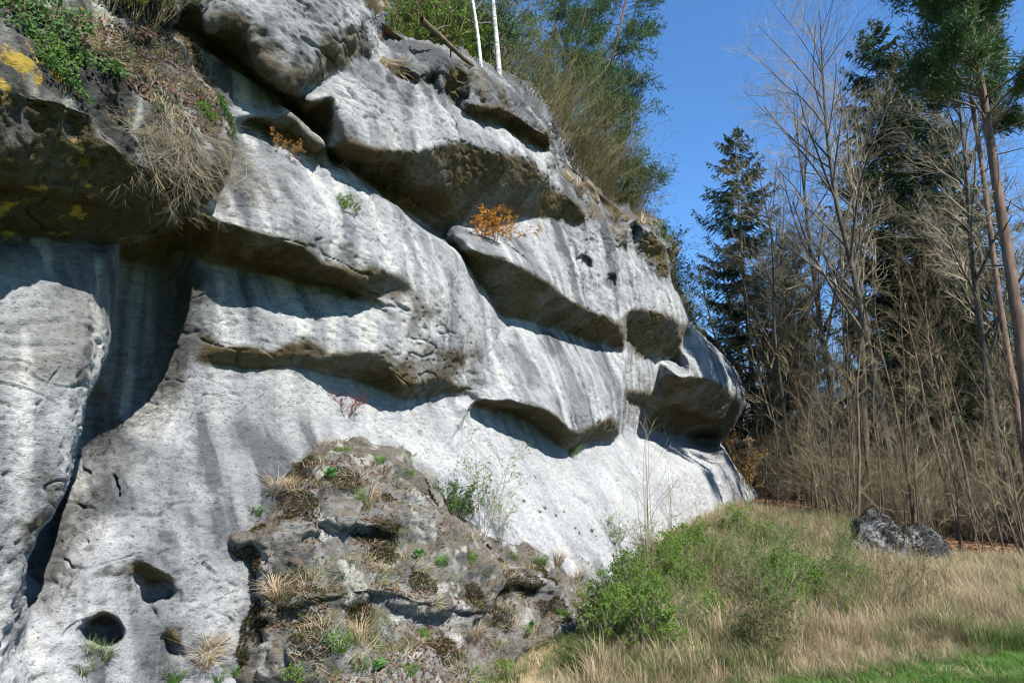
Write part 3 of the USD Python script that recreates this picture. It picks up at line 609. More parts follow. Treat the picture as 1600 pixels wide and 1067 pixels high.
D([(420,830,1.45),(500,780,1.5),(560,740,1.35),(620,760,1.5),(650,800,1.7),(480,880,1.75),(560,870,1.9),(640,860,2.05),(700,850,2.05),(760,880,2.2),(830,900,2.3),(880,930,2.45),(420,950,1.7),(520,960,2.15),(620,950,2.35),(720,950,2.45),(820,970,2.6),(900,1000,2.75),(450,1040,2.1),(560,1040,2.45),(680,1040,2.7),(800,1050,2.85),(930,1060,3.1),(560,1180,2.8),(760,1180,3.1),(920,1180,3.3)])
# ledges: a lip and the dark joint beneath it
L([(500,812,1.75),(545,816,1.85),(590,826,1.85),(640,832,1.9)])
L([(502,822,1.5),(545,828,1.55),(590,838,1.55),(640,844,1.65)])
L([(560,930,2.2),(600,925,2.25),(640,945,2.35)]); L([(560,945,1.95),(600,942,2.0),(640,958,2.1)])
L([(655,955,2.45),(690,950,2.5),(715,965,2.5)]); L([(660,968,2.2),(692,964,2.2),(712,976,2.3)])
L([(480,935,1.95),(530,940,2.1)]); L([(482,950,1.75),(530,952,1.85)])
L([(855,1005,2.8),(905,1000,2.9)]); L([(857,1016,2.5),(905,1013,2.6)])
L([(800,905,2.35),(855,900,2.45),(880,915,2.5)]); L([(802,925,2.15),(850,930,2.25)])
MG = mound.grid((-0.80, -0.55), (0.56, 0.24), 720, 470, 3.6)
pxm, _ = to_px(MG)
MN = grid_normals(MG); MN = np.stack([gaussian_filter(MN[..., k], 3) for k in range(3)], -1); MN /= np.linalg.norm(MN, axis=-1, keepdims=True)
p = MG * np.array([1, 1, 1.6])
# broken blocks: cells of a Voronoi pattern, each at its own height
cells = np.random.default_rng(5).uniform([-7, 0, -2], [7, 13, 6], (900, 3))
dd, ii = cKDTree(cells).query(p + .35 * np.stack([fbm(p * 1.3, 2, k) for k in (1, 2, 3)], -1), k=2)
step = np.random.default_rng(6).uniform(-.10, .10, len(cells))[ii[..., 0]]
joint = 1 - ss(0.0, .10, dd[..., 1] - dd[..., 0])
dm = step * .6 - .05 * joint + .16 * fbm(p * 1.2, 4, 7) + .20 * fbm(p * 3.4, 4, 8) + .08 * fbm(p * 11, 3, 9) + .10 * (scallops(p + .2 * fbm(p * 2, 2, 4)[..., None], 9000, 203, (-8, 0, -4), (9, 14, 8)) - .4) - .12 * np.clip(.36 - nz(p * 5, 1, 10), 0, 1) * 2
edge_in = ss(0, 26, np.minimum.reduce([np.abs(pxm[..., 0] - 340), pxm[..., 0] * 0 + 99]))
MG = MG + MN * gaussian_filter(dm, .6)[..., None]
MN = grid_normals(MG)
up = MN[..., 2]
litter = np.clip(ss(.35, .75, up + 1.1 * fbm(MG * 3.0, 5, 20)), 0, 1) * .85
alg = ss(.44, .60, nz(MG * 2.5, 5, 21)) * .8
lime = ss(.58, .66, nz(MG * 4.1, 5, 22)) * .5
mm = np.stack([litter, alg, lime], -1)
MOUT = [(300,1500),(355,1067),(365,1010),(374,960),(361,905),(335,866),(308,836),(335,810),(392,785),(420,755),(430,735),(468,702),(525,678),(592,678),(648,691),(682,720),(708,757),(735,792),(766,823),(804,832),(856,850),(890,873),(944,892),(1000,950),(1070,1067),(1200,1500)]
keepm = in_poly(MOUT, pxm.reshape(-1, 2)).reshape(pxm.shape[:2])
mv, mf, mu = grid_mesh(MG, keepm, MN)
mo = obj('rock_outcrop', (mv, mf), 'mossy_limestone', smooth=True, masks=mm.reshape(-1, 3)[mu])
tag(mo, 'dark broken rock outcrop covered in moss and leaf litter before the cliff foot', 'rock outcrop')

# ------------------------------------------------------------------ where things stand: what is seen at a pixel of the photograph's frame
_fine = np.stack(np.meshgrid(np.arange(-8, 26, .04), np.arange(2, 34, .04), indexing='ij'), -1).reshape(-1, 2)
_fp = np.column_stack([_fine, ground_z(_fine[:, 0], _fine[:, 1])])
ALLP = np.vstack([v, mv, _fp]); ALLN = np.vstack([nv, MN.reshape(-1, 3)[mu], np.tile([0, 0, 1.0], (len(_fp), 1))])
ZP, ZN = zbuffer(ALLP, ALLN)
def spot(px, py):
    """Point and normal of the surface seen there."""
    i = int(np.clip(px / 2, 0, 799)); j = int(np.clip(py / 2, 0, 533))
    for r in range(0, 12):
        a = ZP[max(0, j - r):j + r + 1, max(0, i - r):i + r + 1].reshape(-1, 3); ok = ~np.isnan(a[:, 0])
        if ok.any():
            b = ZN[max(0, j - r):j + r + 1, max(0, i - r):i + r + 1].reshape(-1, 3)
            k = np.flatnonzero(ok)[np.argmin(np.linalg.norm(a[ok] - CAM, axis=1))]
            return a[k], b[k]
    raise ValueError((px, py))
def spread(poly, n, rng, pts=None, nrm=None, weight=None):
    """n points spread evenly over the surface inside an outline."""
    pts = ALLP if pts is None else pts; nrm = ALLN if nrm is None else nrm
    q, fwd = to_px(pts)
    k = np.flatnonzero(in_poly(poly, q) & (fwd > .3))
    pr = None
    if weight is not None:
        pr = weight(pts[k], nrm[k]); pr = pr / pr.sum()
    k = rng.choice(k, n, p=pr)
    return pts[k], nrm[k]
# ------------------------------------------------------------------ plant builders
def tubes(lines, sides=4):
    """lines: [(points, radii)] -> one mesh of tapering tubes."""
    V, F, base = [], [], 0
    groups = {}
    for p, r in lines:
        groups.setdefault(len(p), []).append((p, r))
    for n, ls in groups.items():
        P = np.array([l[0] for l in ls], float); R = np.array([l[1] for l in ls], float)        # m x n x 3
        T = np.gradient(P, axis=1); T /= np.linalg.norm(T, axis=-1, keepdims=True) + 1e-12
        ref = np.where(np.abs(T[..., 2:]) < .9, np.array([0, 0, 1.0]), np.array([1.0, 0, 0]))
        A = np.cross(T, ref); A /= np.linalg.norm(A, axis=-1, keepdims=True) + 1e-12
        B = np.cross(T, A); ang = np.arange(sides) * 2 * np.pi / sides
        W = P[:, :, None] + R[:, :, None, None] * (np.cos(ang)[None, None, :, None] * A[:, :, None] + np.sin(ang)[None, None, :, None] * B[:, :, None])
        m = len(ls); V.append(W.reshape(-1, 3))
        k, i, j = np.meshgrid(np.arange(m), np.arange(n - 1), np.arange(sides), indexing='ij')
        o = base + k * n * sides
        q = np.stack([o + i * sides + j, o + i * sides + (j + 1) % sides, o + (i + 1) * sides + (j + 1) % sides, o + (i + 1) * sides + j], -1).reshape(-1, 4)
        F.append(np.vstack([q[:, [0, 1, 2]], q[:, [0, 2, 3]]])); base += m * n * sides
    return np.vstack(V), np.vstack(F)

def leaves(pos, d, nrm, length, width, fold=0.0):
    """Leaf-shaped quads: from pos along d, face roughly nrm."""
    d = d / (np.linalg.norm(d, axis=1, keepdims=True) + 1e-9)
    s = np.cross(d, nrm); s /= np.linalg.norm(s, axis=1, keepdims=True) + 1e-9
    L_ = np.broadcast_to(length, len(pos))[:, None]; W_ = np.broadcast_to(width, len(pos))[:, None]
    up = np.cross(s, d)
    V = np.stack([pos, pos + d * L_ * .45 + s * W_ * .5 + up * fold * W_, pos + d * L_, pos + d * L_ * .45 - s * W_ * .5 + up * fold * W_], 1).reshape(-1, 3)
    i = np.arange(len(pos))[:, None] * 4
    return V, np.vstack([i + [0, 1, 2], i + [0, 2, 3]])

def rand_dirs(n, rng, up=0.0):
    d = rng.normal(size=(n, 3)); d /= np.linalg.norm(d, axis=1, keepdims=True); d[:, 2] += up
    return d / np.linalg.norm(d, axis=1, keepdims=True)

def blade_tuft(n, rng, h, spread, width, bend=.5, lean=.35):
    """Grass: each blade three triangles, curving outward."""
    a = rng.uniform(0, 2 * np.pi, n); r = spread * np.sqrt(rng.uniform(0, 1, n))
    base = np.stack([r * np.cos(a), r * np.sin(a), -.02 + 0 * r], 1)
    b = a + rng.normal(0, .7, n); out = np.stack([np.cos(b), np.sin(b), 0 * b], 1)
    H = h * rng.uniform(.45, 1.0, n); ln = lean * rng.uniform(.2, 1.4, n)
    mid = base + out * (H * ln * .5)[:, None] + np.array([0, 0, 1.0]) * (H * .6)[:, None]
    tip = base + out * (H * (ln + bend * rng.uniform(.1, 1, n)))[:, None] + np.array([0, 0, 1.0]) * (H * rng.uniform(.75, 1.0, n))[:, None]
    side = np.stack([-np.sin(b), np.cos(b), 0 * b], 1) * width / 2
    V = np.stack([base - side, base + side, mid - side * .8, mid + side * .8, tip], 1).reshape(-1, 3)
    i = np.arange(n)[:, None] * 5
    return V, np.vstack([i + [0, 1, 3], i + [0, 3, 2], i + [2, 3, 4]])

def grow(rng, start, d, length, r0, r1, seg, wander, trop):
    """A wandering shoot; trop pulls it up (or down)."""
    n = max(3, int(length / seg) + 1); p = [np.array(start, float)]; d = np.array(d, float) / np.linalg.norm(d)
    for _ in range(n - 1):
        d = d + rng.normal(0, wander, 3) + np.array([0, 0, trop]); d /= np.linalg.norm(d)
        p.append(p[-1] + d * length / (n - 1))
    return np.array(p), np.linspace(r0, r1, n), d

def side_dir(rng, t, angle):
    a = np.cross(t, rng.normal(size=3)); a /= np.linalg.norm(a) + 1e-9
    return t * math.cos(angle) + a * math.sin(angle)

def branching(rng, parent, n, lo, hi, length, angle, ratio, seg, wander, trop):
    """Shoots along a parent line between the fractions lo and hi."""
    p, r = parent; out = []; m = len(p)
    for k in range(n):
        t = lo + (hi - lo) * (k + rng.uniform(.1, .9)) / n
        x = t * (m - 1); i = min(int(x), m - 2); fr = x - i
        at = p[i] + (p[i + 1] - p[i]) * fr; rr = r[i] + (r[i + 1] - r[i]) * fr
        tan = (p[i + 1] - p[i]) / (np.linalg.norm(p[i + 1] - p[i]) + 1e-9)
        ln = length * rng.uniform(.65, 1.2) * (1.15 - .6 * t)
        q, s, _ = grow(rng, at, side_dir(rng, tan, angle * rng.uniform(.7, 1.3)), ln, rr * ratio, max(rr * ratio * .25, min(.0045, r[0] * .32)), seg, wander, trop)
        out.append((q, s))
    return out

def bare_tree(parent, seed, h=22, r=.2, clear=.38, limbs=13, limb_len=6.5, l2=8, l3=6, l4=3, ang=.75, bark='bark_grey', twig='twig_pale', trunk_wander=.03):
    rng = np.random.default_rng(seed)
    tp, tr, _ = grow(rng, (0, 0, -.3), (0, 0, 1), h * .93, r, .02, 1.2, trunk_wander, .03)
    tr = r * (1 - np.linspace(0, 1, len(tr))) ** .8 + .012; tr[0] *= 1.5; tr[1] *= 1.05
    a = branching(rng, (tp, tr), limbs, clear, .97, limb_len, ang, .62, .7, .07, .055)
    b, c, e = [], [], []
    for x in a: b += branching(rng, x, l2, .22, 1.0, limb_len * .36, .75, .6, .45, .10, .05)
    for x in b: c += branching(rng, x, l3, .15, 1.0, limb_len * .15, .7, .65, .3, .12, .05)
    for x in c[::1]: e += branching(rng, x, l4, .2, 1.0, limb_len * .07, .65, .8, .25, .12, .04)
    obj('trunk', tubes([(tp, tr)], 9), bark, parent, smooth=True)
    tag(obj('limbs', tubes(a, 5), bark, parent, smooth=True), kind='stuff')
    obj('crown', tubes(b + c + e, 3), twig, parent)

def thin_tree(parent, seed, h=9, r=.05, bark='bark_brown', twig='twig_brown', n1=16, n2=6, n3=3, ln=1.9, clear=.2, leaf=None, nleaf=0):
    rng = np.random.default_rng(seed)
    tp, tr, _ = grow(rng, (0, 0, -.2), (rng.normal(0, .06), rng.normal(0, .06), 1), h, r, .006, .8, .045, .03)
    a = branching(rng, (tp, tr), n1, clear, 1.0, ln, .8, .5, .4, .09, .05); b, c = [], []
    for x in a: b += branching(rng, x, n2, .15, 1.0, ln * .38, .7, .6, .3, .12, .04)
    for x in b: c += branching(rng, x, n3, .15, 1.0, ln * .17, .7, .7, .2, .12, .02)
    obj('trunk', tubes([(tp, tr)], 6), bark, parent, smooth=True)
    obj('crown', tubes(a + b + c, 3), twig, parent)
    if leaf:
        t = [x[0] for x in b + c]; pick = rng.integers(0, len(t), nleaf)
        pos = np.array([t[k][rng.integers(1, len(t[k]))] for k in pick])
        obj('leaves', leaves(pos, rand_dirs(nleaf, rng, .2), rand_dirs(nleaf, rng, .8), rng.uniform(.03, .06, nleaf), rng.uniform(.018, .035, nleaf)), leaf, parent)

def spruce(parent, seed, h=24, r=.2, width=3.0, bare=.06, dense=1.0):
    rng = np.random.default_rng(seed)
    tp, tr, _ = grow(rng, (0, 0, -.3), (0, 0, 1), h, r, .02, 1.5, .012, .02)
    N = int(250 * dense); br = []; pos, dr, nm, ln, wd = [], [], [], [], []
    for k in range(N):
        t = bare + (1 - bare) * (k + rng.uniform()) / N
        z = t * (h - .4); az = rng.uniform(0, 2 * np.pi); L_ = (width * (1 - t) ** .62 + .22) * rng.uniform(.62, 1.15)
        n = 6; u = np.linspace(0, 1, n)
        rise = (.35 * t + .02); droop = -.28 * (1 - t * .7)
        o = np.array([math.cos(az), math.sin(az), 0])
        p = np.stack([o[0] * u * L_, o[1] * u * L_, z + L_ * (rise * u + droop * np.sin(u * 2.4) * .6 + .22 * u ** 3)], 1)
        tx = np.interp(z, tp[:, 2], tp[:, 0]); ty = np.interp(z, tp[:, 2], tp[:, 1]); p[:, 0] += tx; p[:, 1] += ty
        br.append((p, np.linspace(.028 * L_ / 3 + .006, .004, n)))
        side = np.array([-o[1], o[0], 0])
        m = int(22 * L_) + 8                    # hanging side shoots, each a spray of flat needle fans
        for q in range(m):
            uu = rng.uniform(.12, 1.0); c0 = np.array([np.interp(uu, u, p[:, i]) for i in range(3)])
            sl = (.22 + .38 * L_ / 3) * (1.15 - .75 * uu) * rng.uniform(.7, 1.3); sg = rng.choice([-1, 1])
            sd = o * .55 + side * sg * rng.uniform(.4, 1.1) + np.array([0, 0, rng.uniform(-.75, -.1)])
            sd /= np.linalg.norm(sd)
            w = 3 if sl < .4 else 4
            for j in range(w):
                b0 = c0 + sd * sl * j / w
                pos.append(b0); dr.append(sd + rng.normal(0, .22, 3)); nm.append(np.array([0, 0, 1.0]) + rng.normal(0, .5, 3))
                ln.append(sl / w * rng.uniform(1.5, 2.3) + .08); wd.append(rng.uniform(.045, .085))
        pos.append(p[-2]); dr.append(p[-1] - p[-2]); nm.append(rng.normal(0, 1, 3)); ln.append(.3); wd.append(.1)
    for j in range(14):
        pos.append(np.array([tp[-1][0], tp[-1][1], h - .3 - .5 * rng.uniform()])); dr.append(np.array([rng.normal(0, .4), rng.normal(0, .4), 1.0])); nm.append(rng.normal(0, 1, 3)); ln.append(.28); wd.append(.06)
    obj('trunk', tubes([(tp, tr)], 8), 'bark_brown', parent, smooth=True)
    tag(obj('branches', tubes(br, 3), 'bark_brown', parent), kind='stuff')
    obj('crown', leaves(np.array(pos), np.array(dr), np.array(nm), np.array(ln), np.array(wd)), 'needle_spruce', parent)

def pine(parent, seed, h=22, r=.2, clear=.5, n=34, length=3.0, lean=(0, 0), dead=10, clump=.55, bark='bark_pine', needle='needle_pine', per=56, sub=8):
    rng = np.random.default_rng(seed)
    tp, tr, _ = grow(rng, (0, 0, -.3), (lean[0], lean[1], 1), h, r, .03, 1.2, .02, .01)
    tr[0] *= 1.25
    a = branching(rng, (tp, tr), n, clear, .99, length, 1.05, .36, .5, .13, .05)
    dd_ = branching(rng, (tp, tr), dead, clear * .55, clear, length * .55, 1.35, .2, .4, .12, -.03)
    b = []
    for x in a: b += branching(rng, x, sub, .35, 1.0, length * .30, .8, .55, .25, .13, .08)
    tips = [(x[0][-1], x[0][-1] - x[0][-2]) for x in a + b] + [(x[0][-2], x[0][-1] - x[0][-2]) for x in b]
    pos, dr = [], []
    for p, d in tips:
        d = d / np.linalg.norm(d)
        k = per; t = rng.uniform(-.25, .12, k)[:, None]
        pos.append(p + d * t * clump + rng.normal(0, .20 * clump, (k, 3)))
        q = rng.normal(size=(k, 3)); q /= np.linalg.norm(q, axis=1, keepdims=True); dr.append(q * .9 + d * .55 + np.array([0, 0, .25]))
    pos = np.vstack(pos); dr = np.vstack(dr); m = len(pos)
    obj('trunk', tubes([(tp, tr)], 10), bark, parent, smooth=True)
    tag(obj('limbs', tubes(a, 5), bark, parent, smooth=True), kind='stuff')
    tag(obj('twigs', tubes(b + dd_, 3), 'bark_brown', parent), kind='stuff')
    obj('crown', leaves(pos, dr, rng.normal(size=(m, 3)), rng.uniform(.14, .26, m) * clump / .55, rng.uniform(.02, .036, m) * clump / .55), needle, parent)

def shrub(parent, seed, h=1.5, stems=9, spread=.5, leaf=None, nleaf=600, size=.05, twig='twig_brown', n2=6, n3=4, r=.012, up=.06, droop=False, wander=.1):
    rng = np.random.default_rng(seed); a, b, c = [], [], []
    for k in range(stems):
        az = rng.uniform(0, 2 * np.pi); o = spread * rng.uniform(.1, 1.0)
        d = (math.cos(az) * o, math.sin(az) * o, -1.0 if droop else 1.0)
        q, s, _ = grow(rng, (math.cos(az) * .08 * spread, math.sin(az) * .08 * spread, 0 if droop else -.08), d, h * rng.uniform(.6, 1.1), r, .003, h / 7, wander, up)
        a.append((q, s))
    for x in a: b += branching(rng, x, n2, .2, 1.0, h * .38, .7, .6, h / 9, .13, up * .6)
    for x in b: c += branching(rng, x, n3, .2, 1.0, h * .16, .7, .7, h / 12, .14, up * .4)
    tag(obj('stems', tubes(a, 4), twig, parent, smooth=True), kind='stuff')
    tag(obj('twigs', tubes(b + c, 3), twig, parent), kind='stuff')
    if leaf:
        t = [x[0] for x in a[: max(1, len(a) // 3)] + b + c * 2]; pick = rng.integers(0, len(t), nleaf)
        pos = np.array([t[k][rng.integers(1, len(t[k]))] for k in pick]) + rng.normal(0, size * .3, (nleaf, 3))
        obj('leaves', leaves(pos, rand_dirs(nleaf, rng, .3), rand_dirs(nleaf, rng, 1.0), rng.uniform(.6, 1.3, nleaf) * size, rng.uniform(.4, .65, nleaf) * size, .15), leaf, parent)

def leaf_mat(parent, seed, rad=.3, n=500, size=.04, leaf='leaf_ivy', thick=.08, name='leaves'):
    """A low patch of leaves lying over a surface (z = its normal)."""
    rng = np.random.default_rng(seed)
    a = rng.uniform(0, 2 * np.pi, n); q = rad * np.sqrt(rng.uniform(0, 1, n)) * (1 + .3 * np.sin(3 * a + seed))
    pos = np.stack([q * np.cos(a), q * np.sin(a), thick * rng.uniform(0, 1, n) * (1 - .6 * (q / rad / 1.3) ** 2)], 1)
    obj(name, leaves(pos, rand_dirs(n, rng, .25), rand_dirs(n, rng, 1.4), rng.uniform(.6, 1.3, n) * size, rng.uniform(.5, .8, n) * size, .12), leaf, parent)

def moss_cushion(parent, seed, mt='moss'):
    """A lumpy cushion: several domes grown together, with a nap of tiny fronds."""
    rng = np.random.default_rng(seed); m = trimesh.creation.icosphere(subdivisions=4); x = np.array(m.vertices)
    k = 1 + 1.1 * fbm(x * 1.5 + seed * 3.1, 3, seed) + .4 * fbm(x * 5 + seed, 3, seed + 9)
    x = x * k[:, None]; x[:, 2] = np.where(x[:, 2] > 0, x[:, 2] * .24, x[:, 2] * .2)
    obj('cushion', (x, m.faces), mt, parent, smooth=True)
    n = 700; pick = rng.integers(0, len(x), n); pos = x[pick]; pos = pos[pos[:, 2] > -.02]; n = len(pos)
    dirs = pos * np.array([1, 1, 2.5]) + rng.normal(0, .35, (n, 3))
    obj('fronds', leaves(pos - dirs * .01, dirs, rng.normal(size=(n, 3)), rng.uniform(.06, .13, n), .03), 'moss_frond', parent)

def align(nrm):
    """xyz rotation in degrees that turns z towards nrm (about x, then y)."""
    nrm = nrm / np.linalg.norm(nrm)
    return (math.degrees(math.atan2(-nrm[1], math.hypot(nrm[0], nrm[2])) ), math.degrees(math.atan2(nrm[0], nrm[2])))
def tilted(nrm, amount):
    n_ = np.array([0, 0, 1.0]) * (1 - amount) + nrm * amount; n_ /= np.linalg.norm(n_); return n_
def orient(x, loc, up, rz, scale):
    """Stands a copy at loc with z along up."""
    x = UsdGeom.Xform(x); x.ClearXformOpOrder()
    up = up / np.linalg.norm(up); a = np.array([math.cos(rz), math.sin(rz), 0]); ax = a - up * (a @ up)
    if np.linalg.norm(ax) < 1e-3: ax = np.array([0, 0, 1.0]) - up * up[2]
    ax /= np.linalg.norm(ax); ay = np.cross(up, ax)
    s = (scale,) * 3 if np.ndim(scale) == 0 else scale
    r = [ax * s[0], ay * s[1], up * s[2]]
    x.AddTransformOp().Set(Gf.Matrix4d(*[float(q) for row, w_ in zip(r, (0, 0, 0)) for q in (*row, w_)], *map(float, loc), 1.0))
def put(cls, name, label, cat, loc, up=(0, 0, 1.0), rz=0.0, scale=1.0, group=None):
    x = UsdGeom.Xform.Define(stage, path_for(name)); x.GetPrim().GetReferences().AddInternalReference(cls.GetPath())
    orient(x, loc, np.asarray(up, float), rz, scale); x.GetPrim().SetInstanceable(True)
    return tag(x.GetPrim(), label, cat, group)
# ------------------------------------------------------------------ the wood at the right
K = {}
def kind(name, build, *a, **k):
    K[name] = kind_class(name); build(K[name], *a, **k)
kind('beech', bare_tree, 1, 23, .15, .30, 26, 6.0, 9, 6, 3, .58)
kind('ash', bare_tree, 2, 20, .15, .35, 16, 5.0, 9, 7, 4, .55)
kind('hornbeam', bare_tree, 3, 15, .12, .25, 14, 4.2, 7, 5, 3, .8, 'bark_grey', 'twig_brown', .05)
def pole(parent, seed, h, r):
    thin_tree(parent, seed, h, r, 'bark_brown', 'twig_brown', 22, 6, 3, 1.7, .42)
kind('pole_a', pole, 14, 14, .085); kind('pole_b', pole, 15, 12, .07); kind('pole_c', pole, 16, 16, .11)
kind('slim_a', thin_tree, 11, 11, .06); kind('slim_b', thin_tree, 12, 8, .045, 'bark_grey', 'twig_pale'); kind('slim_c', thin_tree, 13, 13, .075, 'bark_brown', 'twig_brown', 18)
kind('spruce_a', spruce, 21, 23, .2, 5.0); kind('spruce_b', spruce, 22, 25, .22, 5.0, .05, 1.15); kind('spruce_c', spruce, 23, 18, .16, 3.2)
kind('pine_a', pine, 31, 24, .17, .47, 76, 2.4, (0, 0)); kind('pine_b', pine, 32, 21, .11, .60, 40, 1.9, (.0, 0))
kind('bush_a', shrub, 41, 3.2, 12, .55, None, 0, .05, 'twig_brown', 7, 5, .016); kind('bush_b', shrub, 42, 2.4, 12, .7, None, 0, .05, 'twig_pale', 7, 5, .013); kind('bush_c', shrub, 43, 4.2, 10, .4, None, 0, .05, 'twig_brown', 8, 6, .02)

def ground_at(px, dist):
    """Where the ground lies at that distance in the direction of a pixel column (measured near the foot of the trees)."""
    p = far_point(px, 830, dist); return np.array([p[0], p[1], float(ground_z(p[0], p[1]))])
def stand(cls, name, label, cat, px, dist, h=1.0, rz=0.0, group=None, up=(0, 0, 1)):
    return put(K[cls], name, label, cat, ground_at(px, dist), up, rz, h, group)

stand('spruce_a', 'spruce', 'dark green spruce, nearest the cliff end, with its pointed tip alone against the sky', 'spruce', 1192, 40, .95, .4)
stand('spruce_b', 'spruce', 'tallest dark green spruce behind the bare tree, left of the red-barked pines', 'spruce', 1459, 36, .98, 1.2)
stand('spruce_a', 'spruce', 'spruce close on the right of the tallest one, its tip a little lower', 'spruce', 1516, 36, .99, 2.2)
stand('spruce_c', 'spruce', 'lower drooping spruce between the tallest spruce and the pines', 'spruce', 1535, 33, .98, 3.0)
stand('spruce_c', 'spruce', 'short spruce half hidden by bare trunks left of the big bare tree', 'spruce', 1262, 44, .9, 4.0)
stand('pine_a', 'pine_tree', 'tall red-barked pine with broad green crown at the right edge', 'pine', 1612, 20.5, 1.0, 0.0, None, (.09, -.06, 1))
stand('pine_b', 'pine_tree', 'thinner pine with a bare pale trunk just left of the red-barked pine', 'pine', 1622, 23.5, .98, 1.0)
stand('ash', 'bare_tree', 'tall finely twigged leafless tree right of the spruce nearest the cliff', 'tree', 1325, 34, 1.02, 1.3)
stand('ash', 'bare_tree', 'finely twigged leafless tree just left of the big forking one', 'tree', 1365, 31, 1.05, 4.3)
stand('beech', 'bare_tree', 'big grey leafless tree with forking limbs rising against the open sky', 'tree', 1408, 29, .99, .3)
lab = 'leafless grey tree standing among the trunks of the wood'
for k, (px, dist, c, h) in enumerate([(1290, 36, 'ash', .95), (1575, 25, 'ash', .8), (1225, 40, 'ash', .72),
        (1250, 30, 'hornbeam', .8), (1305, 46, 'ash', .8), (1420, 44, 'ash', .8), (1185, 38, 'hornbeam', .9), (1640, 28, 'ash', .9), (1700, 24, 'hornbeam', 1.0), (1760, 30, 'ash', .9)]):
    stand(c, 'bare_tree', lab, 'tree', px, dist, h, k * 1.7, 'leafless grey trees in the wood')
rng = np.random.default_rng(78)
for k in range(84):
    px = 1200 + 520 * rng.uniform(); dist = rng.uniform(21, 46) + max(0, (1330 - px) * .06)
    put(K[['pole_a', 'pole_b', 'pole_c'][k % 3]], 'bare_tree', 'straight slim leafless trunk rising dark in the wood', 'tree', ground_at(px, dist), (rng.normal(-.02, .03), rng.normal(0, .03), 1), rng.uniform(0, 6.28), dist * rng.uniform(.22, .42) / [14, 12, 16][k % 3], 'straight slim dark trunks in the wood')
rng = np.random.default_rng(77)
lab = 'slender leafless young tree in the brown undergrowth of the wood'
for k in range(120):
    px = rng.uniform(1170, 1700); dist = rng.uniform(19.0, 42) + max(0, (1330 - px) * .055)
    stand(['slim_a', 'slim_b', 'slim_c'][k % 3], 'young_tree', lab, 'tree', px, dist, dist * rng.uniform(.13, .25) / [11, 8, 13][k % 3], rng.uniform(0, 6.28), 'slender young trees in the wood', (rng.normal(0, .05), rng.normal(0, .05), 1))

# the thicket between the trunks: one mass of brown twigs
def proto_mesh(build, *a, **k):
    """All of a builder's meshes, joined, as (v, f)."""
    got = []; global obj
    keep_obj = obj
    obj = lambda name, mesh, m, parent=None, **kw: got.append(mesh if not isinstance(mesh, trimesh.Trimesh) else (mesh.vertices, mesh.faces))
    try: build(None, *a, **k)
    finally: obj = keep_obj
    V, F, o = [], [], 0
    for v_, f_ in got:
        V.append(v_); F.append(np.asarray(f_) + o); o += len(v_)
    return np.vstack(V), np.vstack(F)
bush1 = proto_mesh(shrub, 51, 3.0, 10, .55, None, 0, .05, 'x', 6, 5, .014); bush2 = proto_mesh(shrub, 52, 2.4, 12, .9, None, 0, .05, 'x', 7, 5, .012, .0, False, .28); bush3 = proto_mesh(shrub, 53, 4.2, 7, .5, None, 0, .05, 'x', 9, 6, .018, .02, False, .2)
n = 640
px = rng.uniform(1120, 1900, n); dist = 23.5 + 30 * rng.uniform(0, 1, n) ** 1.2 + np.clip((1330 - px) * .06, 0, 99)
pts = np.array([ground_at(a, b) for a, b in zip(px, dist)])
scatter('undergrowth', 'dense brown leafless thicket filling the wood between the trunks', 'undergrowth', [(bush1, 'twig_brown'), (bush2, 'twig_pale'), (bush3, 'twig_brown')], pts, rng.uniform(0, 6.28, n), rng.uniform(.4, .95, n))
# the wood farther back, which reads as one mass
far1 = proto_mesh(thin_tree, 54, 14, .11, 'x', 'x', 26, 8, 4, 3.0); far2 = proto_mesh(thin_tree, 55, 17, .13, 'x', 'x', 28, 8, 4, 3.0, .25)
n = 330
px = rng.uniform(1080, 2300, n); dist = rng.uniform(44, 95, n)
pts = np.array([ground_at(a, b) for a, b in zip(px, dist)])
scatter('distant_wood', 'grey-brown leafless wood farther back behind the trees', 'wood', [(far1, 'twig_brown'), (far2, 'bark_brown')], pts, rng.uniform(0, 6.28, n), rng.uniform(.45, .75, n))
# ------------------------------------------------------------------ plants on and above the cliff
def hill_at(px, py, w):
    p = on_wall(px, py, w); s = (p - WA) @ WD
    return WA * [1, 1, 0] + s * WD + w * WN + np.array([0, 0, float(hill_z(s, w))])
def on_hill(px, w):
    """Hill point whose pixel column is px, at depth w behind the wall's plane."""
    best = None
    s_ = np.linspace(-6, 30, 400); P = WA * [1, 1, 0] + s_[:, None] * WD + w * WN; P[:, 2] = hill_z(s_, np.full_like(s_, w))
    q, _ = to_px(P); return P[np.argmin(np.abs(q[:, 0] - px))]
kind('hill_pine', pine, 61, 8.5, .10, .10, 54, 2.2, (.05, 0), 6, .46, 'bark_pine', 'needle_pine', 36, 4)
kind('hill_pine_small', pine, 62, 5.5, .07, .06, 40, 1.6, (0, 0), 3, .42, 'bark_pine', 'needle_pine', 40, 4)
kind('hazel', shrub, 63, 3.6, 9, .5, 'leaf_fresh', 1500, .055, 'twig_brown', 8, 5, .015)
kind('scrub', shrub, 64, 2.3, 11, .7, 'leaf_olive', 2200, .05, 'twig_brown', 8, 5, .012)
kind('green_scrub', shrub, 65, 1.9, 12, .6, 'leaf_fresh', 4200, .055, 'twig_brown', 7, 5, .012)
kind('juniper', shrub, 66, 1.9, 14, .42, 'leaf_ivy', 3600, .05, 'twig_brown', 8, 5, .013)
kind('thorn', shrub, 67, 3.2, 9, .6, 'leaf_olive', 900, .04, 'twig_brown', 9, 6, .013)
rng = np.random.default_rng(88)
def lift(p): return p + np.array([0, 0, -.05])
